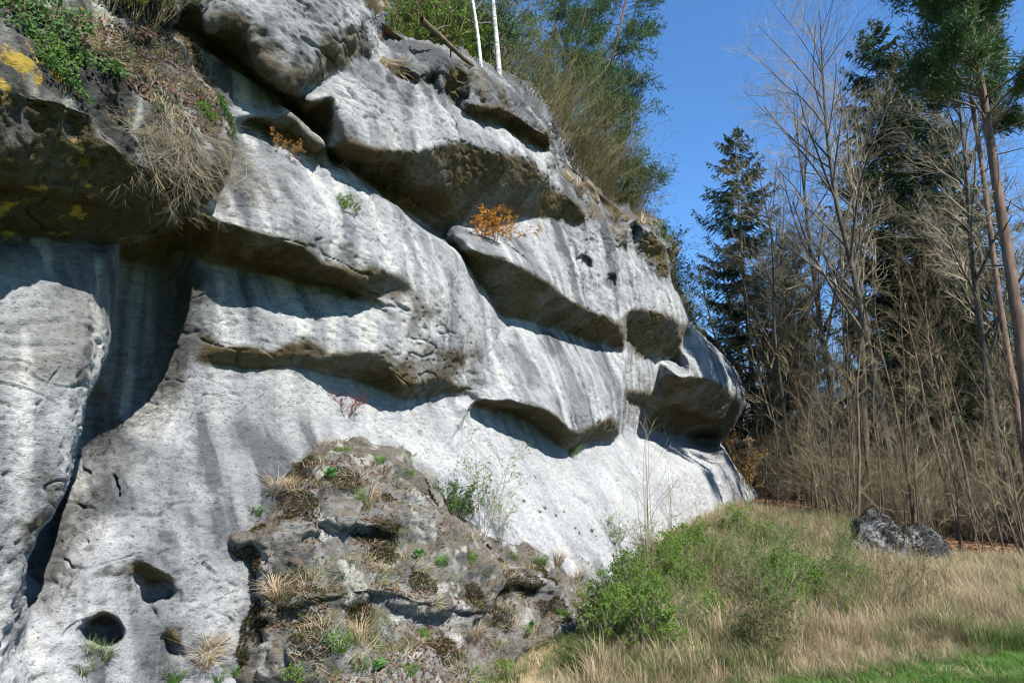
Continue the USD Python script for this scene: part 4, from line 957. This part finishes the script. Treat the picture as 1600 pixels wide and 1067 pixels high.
for px, w, c, h, lab in [(905, -2.6, 'hill_pine', 1.15, 'largest green pine on the cliff top, its crown leaning out over the rock'), (965, -3.4, 'hill_pine', .8, 'pine behind the twiggy scrub on the cliff top, right of the largest one'),
                         (705, -4.0, 'hill_pine', 1.1, 'pine on the slope behind the white dead trunks'), (640, -3.0, 'hill_pine_small', 1.4, 'small green pine at the top edge above the rough rock band'), (935, -1.9, 'hill_pine_small', 1.2, 'small pine low on the rim right of the largest pine'), (850, -2.6, 'hill_pine', .8, 'slender pine left of the largest pine'), (810, -4.0, 'hill_pine', 1.0, 'pine between the white dead trunks and the largest pine')]:
    put(K[c], 'pine_tree', lab, 'pine', lift(on_hill(px, w)), (.12, -.1, 1), rng.uniform(0, 6), h)
for px, w, c, h, lab in [(1040, -1.0, 'juniper', 1.5, 'dense dark green bush crowning the right-hand end of the cliff'), (1012, -1.4, 'juniper', 1.8, 'green bush just left of the one crowning the cliff end'), (985, -1.8, 'green_scrub', 1.7, 'light green bush behind the twigs near the cliff end'),
                         (620, -2.4, 'green_scrub', 1.6, 'leafy green bush at the top edge left of the white trunks'), (690, -2.8, 'green_scrub', 1.8, 'leafy green bush behind the fallen branch on the cliff top'), (790, -2.2, 'juniper', 1.1, 'low dark green bush right beside the thicker white trunk'), (840, -2.6, 'green_scrub', 1.5, 'leafy green bush below the leaning twigs right of the white trunks')]:
    put(K[c], 'bush', lab, 'bush', lift(on_hill(px, w)), (.15, -.1, 1), rng.uniform(0, 6), h)
for (px, w, c, h) in [(950, -.9, 'scrub', .8), (985, -.8, 'scrub', .9), (1010, -.8, 'green_scrub', .8), (1030, -.7, 'scrub', .8), (930, -1.2, 'hazel', .6), (970, -1.3, 'hazel', .8), (1000, -1.4, 'hazel', .9), (1025, -1.5, 'hazel', .8), (1045, -1.4, 'scrub', 1.0)]:
    put(K[c], 'scrub_bush', 'leafy scrub bush on the rim near the cliff end', 'bush', lift(on_hill(px, w)), (.1, -.1, 1), rng.uniform(0, 6), h, 'leafy scrub on the rim near the cliff end')
for (px, w, c, h) in [(830, -.8, 'thorn', 1.0), (860, -.9, 'hazel', .9), (880, -1.0, 'thorn', 1.1), (900, -.9, 'scrub', 1.0), (920, -1.4, 'thorn', 1.2), (940, -1.6, 'hazel', 1.1), (985, -1.9, 'thorn', 1.2), (1015, -2.0, 'hazel', 1.2), (1035, -2.2, 'thorn', 1.2), (800, -.9, 'scrub', .8), (765, -.9, 'scrub', .7), (1040, -2.6, 'hazel', 1.3)]:
    put(K[c], 'scrub_bush', 'spring scrub leaning over the rim beside the largest pine', 'bush', lift(on_hill(px, w)), (.25, -.2, 1), rng.uniform(0, 6), h, 'spring scrub leaning over the rim')
for k in range(56):
    px = 600 + 440 * rng.uniform() ** .8; w = -1.5 - 3.5 * rng.uniform() ** 1.2
    put(K[['hazel', 'scrub', 'green_scrub', 'scrub', 'hazel', 'thorn'][k % 6]], 'scrub_bush', 'tangled scrub bush on the slope above the cliff', 'bush', lift(on_hill(px, w)), (rng.normal(.2, .12), rng.normal(-.15, .1), 1), rng.uniform(0, 6), rng.uniform(.8, 1.5) * (1.0 if px < 960 else .75), 'scrub bushes on the slope above the cliff')

# two dead white trunks, a fallen branch, a grey boulder
def dead_trunk(label, px, py, top, r, seed):
    p, n_ = spot(px, py); rg = np.random.default_rng(seed); t = thing('dead_birch', label, 'tree', p - np.array([0, 0, .1]))
    tp, tr, _ = grow(rg, (0, 0, -.1), (-.04, .02, 1), top, r, r * .6, .3, .03, .0)
    obj('trunk', tubes([(tp, tr)], 9), 'bark_birch', t, smooth=True)
    br = branching(rg, (tp, tr), 4, .3, .95, 1.1, 1.0, .35, .25, .15, .02)
    for q in br: obj('branch', tubes([q], 5), 'bark_birch', t, smooth=True)
dead_trunk('thicker white dead birch trunk standing on the cliff top', 779, 108, 4.2, .062, 1)
dead_trunk('thinner white dead birch trunk left of the thicker one on the cliff top', 751, 98, 4.0, .04, 2)
rg = np.random.default_rng(4); p, n_ = spot(690, 78)
t = thing('fallen_branch', 'dark broken branch lying slantwise on the rough rock band of the cliff top', 'branch', p + np.array([0, 0, .15]))
q, r_, _ = grow(rg, (-.6 * WD[0], -.6 * WD[1], .12), (WD[0], WD[1], -.12), 1.5, .06, .04, .25, .05, 0)
obj('bough', tubes([(q, r_)], 7), 'bark_brown', t, smooth=True)
for k, s_ in enumerate(branching(rg, (q, r_), 3, .2, .9, .5, .8, .4, .15, .1, 0)): obj('stub', tubes([s_], 5), 'bark_brown', t, smooth=True)
# ------------------------------------------------------------------ smaller plants on the rock
rng = np.random.default_rng(99)
kind('tuft_dry', lambda p: obj('blades', blade_tuft(110, np.random.default_rng(1), .30, .06, .006, .9, .5), 'grass_dry', p))
kind('tuft_mixed', lambda p: obj('blades', blade_tuft(100, np.random.default_rng(2), .22, .05, .006, .7, .45), 'grass_mixed', p))
kind('tuft_green', lambda p: obj('blades', blade_tuft(110, np.random.default_rng(3), .20, .08, .007, .6, .4), 'grass_green', p))
def rosette(p, seed, n=26, size=.12):
    r_ = np.random.default_rng(seed); a = r_.uniform(0, 6.28, n); e_ = r_.uniform(.15, 1.2, n)
    d = np.stack([np.cos(a) * np.cos(e_), np.sin(a) * np.cos(e_), np.sin(e_)], 1); pos = d * .02 + np.stack([0 * a, 0 * a, r_.uniform(0, .09, n)], 1)
    obj('leaves', leaves(pos, d, np.array([0, 0, 1.0]) + r_.normal(0, .3, (n, 3)), size * r_.uniform(.6, 1.2, n), size * .42, .15), 'leaf_rosette', p)
kind('rosette', rosette, 5); kind('rosette_b', rosette, 6, 34, .10)
kind('mat_ivy', leaf_mat, 7, .38, 900, .045, 'leaf_ivy', .12); kind('mat_fresh', leaf_mat, 8, .28, 520, .04, 'leaf_fresh', .14)
kind('orange_bush', shrub, 71, .75, 12, 1.3, 'leaf_orange', 1500, .055, 'twig_brown', 6, 4, .006, .02)
kind('ochre_tuft', shrub, 72, .4, 10, 1.1, 'leaf_orange', 300, .035, 'twig_brown', 5, 3, .004, .02)
kind('red_bush', shrub, 73, .38, 9, .8, 'leaf_red', 260, .03, 'leaf_red', 5, 3, .004, .05)
kind('sapling', shrub, 74, 1.55, 5, .28, 'leaf_fresh', 520, .042, 'twig_pale', 7, 4, .007, .05)
kind('low_green', shrub, 75, .5, 14, 1.0, 'leaf_fresh', 1100, .04, 'twig_brown', 5, 3, .004, .04)
kind('dark_bush', shrub, 76, .8, 14, .7, 'leaf_ivy', 1700, .05, 'twig_brown', 6, 3, .006, .05)
kind('dead_bush', shrub, 77, 1.3, 13, .6, None, 0, .05, 'twig_pale', 10, 8, .0036, .0, True, .36)
kind('twig', shrub, 78, .9, 3, .6, None, 0, .05, 'twig_grey', 3, 2, .006, .04)
kind('rust_bush', shrub, 79, 1.0, 9, .9, 'leaf_orange', 420, .05, 'twig_brown', 6, 4, .007, .0)
def grow_on(cls, name, label, cat, px, py, scale=1.0, lean=.35, group=None, sink=.02):
    p, n_ = spot(px, py)
    return put(K[cls], name, label, cat, p - n_ * sink, tilted(n_, lean), rng.uniform(0, 6.28), scale, group)

grow_on('orange_bush', 'bush', 'bright orange-yellow little bush on the ledge under the great dark overhang', 'bush', 776, 374, 1.0, .3)
grow_on('ochre_tuft', 'bush', 'small yellow-orange plant hanging at the mouth of the dark cleft', 'plant', 608, 312, 1.15, .5)
grow_on('ochre_tuft', 'bush', 'rust-yellow tuft in the nook beside the overhanging block', 'plant', 441, 236, .9, .4)
grow_on('low_green', 'bush', 'small pale green plant in a cleft on the upper bulge', 'plant', 541, 330, .6, .4)
grow_on('red_bush', 'bush', 'tiny dark red bush at the top of the pale foot slab', 'bush', 543, 640, 1.0, .2)
grow_on('twig', 'dead_twig', 'pale dead sapling in the diagonal crack', 'twig', 532, 258, .9, .2)
grow_on('low_green', 'bush', 'small green plant under the tip of the lowest ledge', 'plant', 893, 712, .75, .2)
_p = far_point(1150, 770, 29.5); put(K['rust_bush'], 'bush', 'bush with rust-orange leaves beneath the rock nose at the cliff end', 'bush', (_p[0], _p[1], float(ground_z(_p[0], _p[1]))), (0, 0, 1), .5, 2.6)
grow_on('rust_bush', 'bush', 'reddish-leaved bush hanging at the tip of the rock nose', 'bush', 1158, 655, .8, .5)
grow_on('dark_bush', 'bush', 'dark green leafy bush at the upper right shoulder of the mossy outcrop', 'bush', 712, 820, .85, .2)
grow_on('sapling', 'sapling', 'light leafy sapling at the right edge of the outcrop, before the pale slab', 'sapling', 757, 835, 1.0, .1)
grow_on('sapling', 'sapling', 'lower leafy sapling just right of the taller one', 'sapling', 785, 850, .6, .1)
for x, y, s_ in [(262, 165, 1.0), (288, 190, .9), (240, 150, .8)]:
    p, n_ = spot(x, y); put(K['dead_bush'], 'dead_bush', 'tangle of bare grey twigs hanging over the edge of the overhanging block', 'dead bush', p + n_ * .05, (n_[0] * .25, n_[1] * .25, 1), rng.uniform(0, 6), s_, 'bare twig tangles hanging from the overhanging block')
# greenery on top of the overhanging block
for x, y, c, s_, lab in [(62, 45, 'mat_ivy', 1.0, 'dark green leaf patch at the far upper left on the overhanging block'), (120, 70, 'mat_ivy', 1.1, 'green leaf patch in the middle of the overhanging block top'), (72, 95, 'mat_fresh', .8, 'lighter green patch below the far left leaf patch'), (95, 118, 'mat_ivy', .6, 'small green patch above the yellow lichen'),
                     (320, 178, 'mat_fresh', .6, 'green patch near the right end of the overhanging block'), (350, 178, 'mat_ivy', .6, 'dark patch of leaves at the block\'s right-hand tip')]:
    grow_on(c, 'leaf_patch', lab, 'plants', x, y, s_, .8, None, 0)
for k, (x, y) in enumerate([(170, 18), (205, 28), (235, 40), (255, 22), (190, 5), (275, 45), (225, 12), (150, 3), (285, 20)]):
    p, n_ = spot(x, y); put(K[['hazel', 'green_scrub', 'scrub'][k % 3]], 'scrub_bush', 'green twiggy bush on top of the overhanging block', 'bush', p - np.array([0, 0, .05]), (.1, -.1, 1), rng.uniform(0, 6), .42 + .15 * rng.uniform(), 'green twiggy bushes on the overhanging block')
# tufts of grass here and there
def tufts(points, cls, label, group, lo, hi, lean=.3, name='grass_tuft', cat='grass tuft'):
    for (x, y) in points: grow_on(cls, name, label, cat, x, y, rng.uniform(lo, hi), lean, group)
tufts([(500,725),(455,765),(432,935),(540,778),(520,715),(470,745),(430,770),(575,790),(445,800),(612,730),(655,760),(420,940),(322,1010),(318,1040),(690,900),(560,1000),(740,1000),(870,880),(905,905)], 'tuft_dry', 'dry straw-coloured grass tuft on the mossy outcrop', 'dry grass tufts on the mossy outcrop', .8, 1.3)
tufts([(592,720),(560,700),(640,740),(515,745),(655,877),(600,930),(690,880),(530,1010),(640,1050),(560,1045),(480,1050),(735,1050),(600,1060),(780,1010),(820,990),(400,800),(845,880),(270,1060),(300,1064),(340,1060),(370,1050)], 'tuft_green', 'fresh green grass tuft on the mossy outcrop', 'green grass tufts on the mossy outcrop', .6, 1.2)
tufts([(780,790),(818,785),(842,800),(868,806),(898,826),(925,830),(930,838),(880,800),(850,795),(960,850),(905,835)], 'tuft_mixed', 'tiny grass tuft in a seam of the pale foot slab', 'grass tufts on the pale foot slab', .35, .6)
tufts([(140,1022),(130,1050),(165,1030)], 'tuft_mixed', 'grass tuft at the mouth of the oval hole', 'grass tufts at the oval hole', .6, .9)
tufts([(585,15),(592,60),(600,95),(575,5),(610,105)], 'tuft_dry', 'dry grass hanging from the rim beside the upper block', 'dry grass hanging beside the upper block', 1.2, 1.8, .7)
tufts([(890,285),(905,300),(930,315),(950,330),(925,340),(960,345),(1000,350),(1040,375),(1046,400),(980,345),(1015,352),(1140,560),(1130,552),(1115,535)], 'tuft_dry', 'dry grass tuft on the rim towards the cliff end', 'dry grass tufts on the rim towards the cliff end', 1.2, 2.2, .4)
for (x, y, s_) in [(625,950,1.0),(658,970,1.0),(640,945,.7),(515,750,.8),(650,875,.7),(434,912,.7),(830,985,.7),(590,1050,.8)]:
    grow_on(['rosette', 'rosette_b'][(x + y) % 2], 'herb', 'bright green leafy herb rooted in the mossy outcrop', 'herb', x, y, s_ * 1.2, .4, 'bright green herbs on the mossy outcrop', 0)
def moss_patch(x, y, R, seed):
    """Moss spread thinly over the stone round a spot, thick in the middle, ragged at its rim."""
    r_ = np.random.default_rng(seed); c0, n0 = spot(x, y); P = mv; d_ = np.linalg.norm(P - c0, axis=1)
    k = np.flatnonzero(d_ < R * (.25 + 1.3 * nz(P * 5.0, 3, seed))) if len(P) else []
    if len(k) < 5: k = np.argsort(d_)[:40]
    n = int(1500 * (R / .2) ** 1.3) + 250; q = r_.choice(k, n); N_ = MN_v[q]; thick = (1 - np.clip(d_[q] / R, 0, 1))[:, None]
    pos = P[q] + r_.normal(0, .007, (n, 3)) + N_ * .02 * thick * r_.uniform(0, 1, (n, 1))
    m_ = leaves(pos, N_ * .8 + r_.normal(0, .6, (n, 3)), r_.normal(size=(n, 3)), r_.uniform(.012, .032, n), r_.uniform(.008, .014, n))
    tag(obj('moss_patch', m_, 'moss_frond'), 'olive-brown moss spread over the stones of the outcrop', 'moss', 'moss patches on the rock outcrop')
MN_v = MN.reshape(-1, 3)[mu]
for k, (x, y, s_) in enumerate([(470,748,.26),(458,790,.22),(508,797,.22),(566,806,.22),(604,832,.2),(384,892,.24),(458,936,.28),(402,966,.2),(590,868,.2),(800,907,.24),(830,914,.2),(722,962,.18),(742,934,.18),(545,752,.2),(620,778,.18),(678,800,.2),(530,870,.18),(660,905,.18),(560,960,.18),(390,1010,.18),(480,1000,.2),(700,1015,.2),(640,800,.2),(760,880,.22),(500,765,.2),(430,900,.16),(780,960,.2),(860,950,.2),(415,855,.2),(850,895,.2)]):
    moss_patch(x, y, s_ * 1.15, 400 + k)
for (x, y, s_) in [(480,725,.5),(535,705,.5),(600,745,.5),(630,715,.6),(680,770,.6),(560,775,.4),(440,845,.35),(520,905,.35),(690,845,.5),(735,870,.5),(800,870,.5),(570,1010,.5),(650,1030,.6),(720,1045,.6),(790,1040,.6),(850,1020,.6),(880,960,.5),(600,905,.35),(460,1050,.5),(520,1060,.5),(905,930,.5),(660,990,.4)]:
    grow_on('mat_fresh', 'leaf_patch', 'little patch of fresh green leaves between the stones of the outcrop', 'plants', x, y, s_ * .8, .7, 'fresh green leaf patches on the outcrop', 0)
# fallen leaves
stalks = blade_tuft(26, np.random.default_rng(12), .14, .12, .005, 1.2, .9)
MN_v = MN.reshape(-1, 3)[mu]
def lying(P, N_, size):
    """Dead leaves, each lying on the surface where it fell."""
    n = len(P); d = rng.normal(size=(n, 3)); d -= N_ * np.einsum('ij,ij->i', d, N_)[:, None]; d = d / np.linalg.norm(d, axis=1, keepdims=True) + N_ * rng.uniform(-.1, .45, n)[:, None]
    L_ = size * rng.uniform(.6, 1.3, n)
    return leaves(P + N_ * .008, d, N_ + rng.normal(0, .35, (n, 3)), L_, L_ * rng.uniform(.45, .7, n), .22)
OVTOP = [(0, 0), (300, 60), (362, 190), (340, 215), (290, 200), (230, 160), (170, 110), (90, 40), (0, 30)]
P1, N1 = spread(MOUT, 8000, rng, mv, MN_v, lambda P, N_: np.clip(N_[:, 2] + .1, 0.01, 1) ** 1.5 * ss(.42, .6, nz(P * 2.6, 4, 61)))
tag(obj('leaf_litter', lying(P1 + rng.normal(0, .008, P1.shape), N1, .042), 'leaf_dead'), 'brown fallen leaves caught on the mossy outcrop', 'fallen leaves', None, 'stuff')
P2, N2 = spread(OVTOP, 3600, rng, v, nv, lambda P, N_: ss(.35, .55, nz(P * 2.2, 4, 63)) + .05)
tag(obj('leaf_litter', lying(P2, N2, .05), 'leaf_dead'), 'brown fallen leaves lying on top of the overhanging block', 'fallen leaves', None, 'stuff')
P3 = []
while len(P3) < 16000:
    a = rng.uniform(1100, 1800, 4000); dd_ = 15.5 + 22 * rng.uniform(0, 1, 4000) ** 1.3 + np.clip((1330 - a) * .045, 0, 99); q = far_point(a, 830, dd_); P3 += list(np.column_stack([q[:, :2], ground_z(q[:, 0], q[:, 1])]))
P3 = np.array(P3[:16000]); N3 = np.tile([0, 0, 1.0], (len(P3), 1))
tag(obj('leaf_litter', lying(P3, N3, .11), 'leaf_dead'), 'reddish-brown fallen leaves on the forest floor', 'fallen leaves', None, 'stuff')
P1, N1 = spread(MOUT, 620, rng, mv, MN_v, lambda P, N_: np.clip(N_[:, 2] + .3, .02, 1) * (nz(P * 1.4, 3, 62) > .48))
P2, N2 = spread(OVTOP, 130, rng, v, nv)
PP = np.vstack([P1, P2]); NN = np.vstack([N1, N2])
scatter('dead_stalks', 'short dead grass and stalks growing over the outcrop and the block top', 'dead grass', [(stalks, 'grass_dry'), (blade_tuft(26, np.random.default_rng(13), .12, .12, .006, 1.0, .8), 'grass_mixed')], PP, rng.uniform(0, 6.28, len(PP)), rng.uniform(.5, 1.2, len(PP)), NN * .6 + np.array([0, 0, .4]))
# ------------------------------------------------------------------ the bank: dry grass, green bushes, the boulder, the mown meadow
rng = np.random.default_rng(111)
# boulder with a mossy cap
pb = far_point(1402, 872, 16.5); pb[2] = float(ground_z(pb[0], pb[1]))
bm = trimesh.creation.icosphere(subdivisions=6); x = np.array(bm.vertices)
x = x * np.array([1.35, .9, 1.15]); x[:, 2] = np.where(x[:, 2] > 0, x[:, 2] * 1.05, x[:, 2] * .5)
x[:, 2] *= np.interp(x[:, 0], [-1.35, -.85, -.25, .1, .65, 1.05, 1.35], [.55, 1.0, 1.12, .8, .78, .72, .35])
nb_ = x / np.linalg.norm(x, axis=1, keepdims=True)
k_ = .30 * fbm(x * 1.5, 4, 301) + .30 * (scallops(x + .2 * fbm(x * 2, 3, 5)[:, None], 500, 302, (-2, -2, -2), (2, 2, 2)) - .4) + .14 * fbm(x * 7, 4, 303)
x = x + nb_ * k_[:, None]
t = thing('boulder', 'knobbly grey boulder with a mossy cap standing in the dry grass by the wood', 'boulder', pb - np.array([0, 0, .02]), .15, .80)
bn = trimesh.Trimesh(x, bm.faces, process=False).vertex_normals
bmask = np.stack([.0 * x[:, 0], ss(.38, .55, nz(x * 2.2, 4, 304)) * .9, ss(.50, .62, nz(x * 4, 4, 305)) * .5], 1)
obj('rock', (x, bm.faces), 'weathered_rock', t, smooth=True, masks=bmask)
cap = np.flatnonzero((bn[:, 2] > .0) & (x[:, 2] > .25) & (nz(x * 2.0, 3, 306) > .36)); pick = rng.choice(cap, 7000)
fl = leaves(x[pick] + rng.normal(0, .01, (7000, 3)), bn[pick] + rng.normal(0, .5, (7000, 3)), rng.normal(size=(7000, 3)), rng.uniform(.03, .09, 7000), .02)
tag(obj('moss_cap', fl, 'moss_frond', t), kind='stuff')

# bushes on the bank
kind('bank_bush', shrub, 81, 1.05, 20, .42, 'leaf_fresh', 5200, .038, 'twig_pale', 8, 3, .006, .09)
kind('bank_bush_b', shrub, 82, .85, 20, .5, 'leaf_fresh', 3300, .042, 'twig_pale', 7, 3, .005, .07)
kind('bank_shoots', shrub, 85, 1.15, 14, .3, 'leaf_fresh', 1500, .036, 'twig_pale', 7, 3, .006, .08); kind('bank_olive', shrub, 86, .8, 16, .6, 'leaf_olive', 1500, .034, 'twig_brown', 7, 4, .005, .06)
kind('reeds', shrub, 83, 2.6, 7, .12, None, 0, .04, 'twig_pale', 4, 3, .008, .05, False, .05)
kind('brush', shrub, 84, .9, 12, .8, 'leaf_olive', 260, .03, 'twig_brown', 6, 4, .006, .04)
def on_bank(px, py):
    r = rays(px, py); t_ = np.linspace(3, 40, 3000); P = CAM + r * t_[:, None]
    i = np.argmax(P[:, 2] < ground_z(P[:, 0], P[:, 1])); return np.array([P[i, 0], P[i, 1], float(ground_z(P[i, 0], P[i, 1]))])
for px, py, c, s_, lab in [(975, 1010, 'bank_bush', 1.15, 'big bright green bush at the right foot of the mossy outcrop'), (1020, 1050, 'bank_bush', 1.0, 'green bush in front of the big one, near the bottom edge'), (935, 1000, 'bank_bush_b', 1.0, 'green bush touching the outcrop\'s right flank'), (1000, 960, 'bank_bush', 1.0, 'green bush behind the big one, towards the slab'),
        (1060, 940, 'bank_bush', 1.05, 'green bush beneath the tall bare stems'), (1090, 890, 'bank_bush_b', 1.3, 'green bush against the foot of the pale slab'), (1055, 905, 'bank_bush_b', 1.2, 'yellow-green bush left of the one against the slab'), (1125, 930, 'bank_bush', .9, 'green bush in the middle of the bank, right of the tall stems'),
        (1225, 980, 'bank_bush', 1.0, 'green bush amid dry grass in the middle of the bank'), (1270, 960, 'bank_bush_b', 1.0, 'green bush right of the middle one on the bank'), (1200, 940, 'bank_bush_b', .9, 'small green bush left of the middle one on the bank'), (1350, 945, 'bank_bush_b', .8, 'green bush in front of the boulder'), (955, 1045, 'bank_bush', .9, 'green bush at the bottom edge left of the big one'), (1085, 960, 'bank_bush_b', 1.0, 'green bush between the big bush and the pale straw'), (1150, 850, 'bank_bush_b', 1.2, 'green bush at the far end of the slab\'s foot'), (1190, 870, 'bank_bush_b', 1.0, 'green bush on the crest of the bank'), (1110, 1000, 'bank_bush_b', .8, 'low green bush in the pale straw near the bottom edge'), (900, 1060, 'bank_bush_b', .6, 'low green bush at the bottom edge under the outcrop')]:
    put(K[c], 'bush', lab, 'bush', on_bank(px, py), (0, 0, 1), rng.uniform(0, 6), s_ * .86)
for k in range(30):
    px, py = rng.uniform(920, 1330), rng.uniform(880, 1045)
    put(K[['bank_shoots', 'bank_olive', 'bank_shoots'][k % 3]], 'shoots', 'loose upright green shoots growing up through the dry grass', 'shrub', on_bank(px, py), (rng.normal(0, .08), rng.normal(0, .08), 1), rng.uniform(0, 6), rng.uniform(.5, 1.0), 'loose green shoots on the bank')
put(K['reeds'], 'reed_shrub', 'tall thin bare stems rising before the pale slab', 'shrub', on_bank(1012, 905), (0, 0, 1), 1.0, 1.15)
put(K['reeds'], 'reed_shrub', 'shorter bare stems right of the tall ones', 'shrub', on_bank(1050, 880), (0, 0, 1), 2.0, .8)
for k in range(26):
    px, py = rng.uniform(1080, 1480), rng.uniform(860, 1000)
    put(K['brush'], 'brushwood', 'low twiggy brush in the dry grass of the bank', 'brush', on_bank(px, py), (0, 0, 1), rng.uniform(0, 6), rng.uniform(.6, 1.2), 'low twiggy brush on the bank')

# dry grass over the whole bank
def field(n, fn):
    out = []
    while len(out) < n:
        q = np.column_stack([rng.uniform(-6, 24, 6000), rng.uniform(2, 30, 6000)])
        z = ground_z(q[:, 0], q[:, 1]); P = np.column_stack([q, z]); px_, fw = to_px(P)
        s_ = (P - WA) @ WD; u_ = (P - WA) @ WN
        ok = (fw > .5) & (px_[:, 0] > 650) & (px_[:, 0] < 1850) & fn(P, px_, s_, u_)
        out += list(P[ok])
    return np.array(out[:n])
rock_u = lambda s_: np.interp(s_, [-5, 2, 4, 7, 10, 15, 20, 28, 31], [2.4, 4.0, 4.2, 3.5, 2.4, 1.8, 1.3, .6, -6])
bank_fn = lambda P, px_, s_, u_: (mown(P[:, 0], P[:, 1]) > -.1) & (u_ > rock_u(s_)) & (np.hypot(P[:, 0], P[:, 1]) < 17.5 + 6 * (px_[:, 0] < 1330)) & (np.hypot(*(P[:, :2] - pb[:2]).T) > .9)
tall = [(blade_tuft(60, np.random.default_rng(201), .85, .16, .008, .45, .25), 'grass_dry'), (blade_tuft(70, np.random.default_rng(202), .6, .2, .008, .8, .5), 'grass_dry'), (blade_tuft(50, np.random.default_rng(203), .7, .18, .008, .6, .35), 'grass_mixed'), (blade_tuft(60, np.random.default_rng(204), .45, .2, .009, 1.1, .8), 'grass_dry')]
PF = field(7000, bank_fn)
lush = nz(PF * .55, 3, 71)
scatter('dry_grass', 'tall pale dry grass covering the bank below the cliff', 'dry grass', tall, PF, rng.uniform(0, 6.28, len(PF)), rng.uniform(.5, 1.0, len(PF)) * (.6 + .6 * lush) * (.45 + .55 * ss(.0, 1.2, mown(PF[:, 0], PF[:, 1]))))
PG = field(900, lambda P, px_, s_, u_: bank_fn(P, px_, s_, u_) & (nz(P * .55, 3, 72) > .5))
scatter('green_undergrowth', 'fresh green grass and herbs growing up through the dry grass', 'grass', [(blade_tuft(60, np.random.default_rng(205), .4, .15, .01, .6, .4), 'grass_green'), (blade_tuft(50, np.random.default_rng(206), .5, .15, .009, .5, .35), 'grass_mixed')], PG, rng.uniform(0, 6.28, len(PG)), rng.uniform(.5, 1.1, len(PG)))
PM = field(5200, lambda P, px_, s_, u_: (mown(P[:, 0], P[:, 1]) < .2) & (np.hypot(P[:, 0], P[:, 1]) < 12.5) & (px_[:, 0] > 1000))
scatter('meadow_grass', 'short green mown meadow grass along the bottom edge', 'grass', [(blade_tuft(60, np.random.default_rng(207), .09, .10, .006, .8, .5), 'grass_green'), (blade_tuft(50, np.random.default_rng(208), .13, .10, .006, .8, .5), 'grass_green'), (blade_tuft(40, np.random.default_rng(209), .08, .1, .006, 1.0, .8), 'grass_mixed')], PM, rng.uniform(0, 6.28, len(PM)), rng.uniform(.7, 1.3, len(PM)))
PB = field(900, lambda P, px_, s_, u_: (u_ > .9) & (u_ <= rock_u(s_) + .2) & (s_ < 13) & (px_[:, 0] > 330))
scatter('foot_grass', 'short dead and green grass at the foot of the outcrop', 'grass', [(blade_tuft(50, np.random.default_rng(212), .24, .14, .007, .9, .6), 'grass_mixed'), (blade_tuft(40, np.random.default_rng(213), .18, .14, .007, 1.0, .8), 'grass_dry'), (blade_tuft(40, np.random.default_rng(214), .16, .12, .008, .7, .5), 'grass_green')], PB, rng.uniform(0, 6.28, len(PB)), rng.uniform(.6, 1.2, len(PB)))
PX = field(260, lambda P, px_, s_, u_: (mown(P[:, 0], P[:, 1]) < .3) & (mown(P[:, 0], P[:, 1]) > -1.6) & (np.hypot(P[:, 0], P[:, 1]) < 13) & (px_[:, 0] > 1000))
scatter('meadow_edge_grass', 'straggling longer grass and straw along the ragged edge of the meadow', 'grass', [(blade_tuft(40, np.random.default_rng(215), .2, .14, .007, 1.0, .7), 'grass_mixed'), (blade_tuft(30, np.random.default_rng(216), .16, .16, .007, 1.2, .9), 'grass_dry')], PX, rng.uniform(0, 6.28, len(PX)), rng.uniform(.5, 1.2, len(PX)))
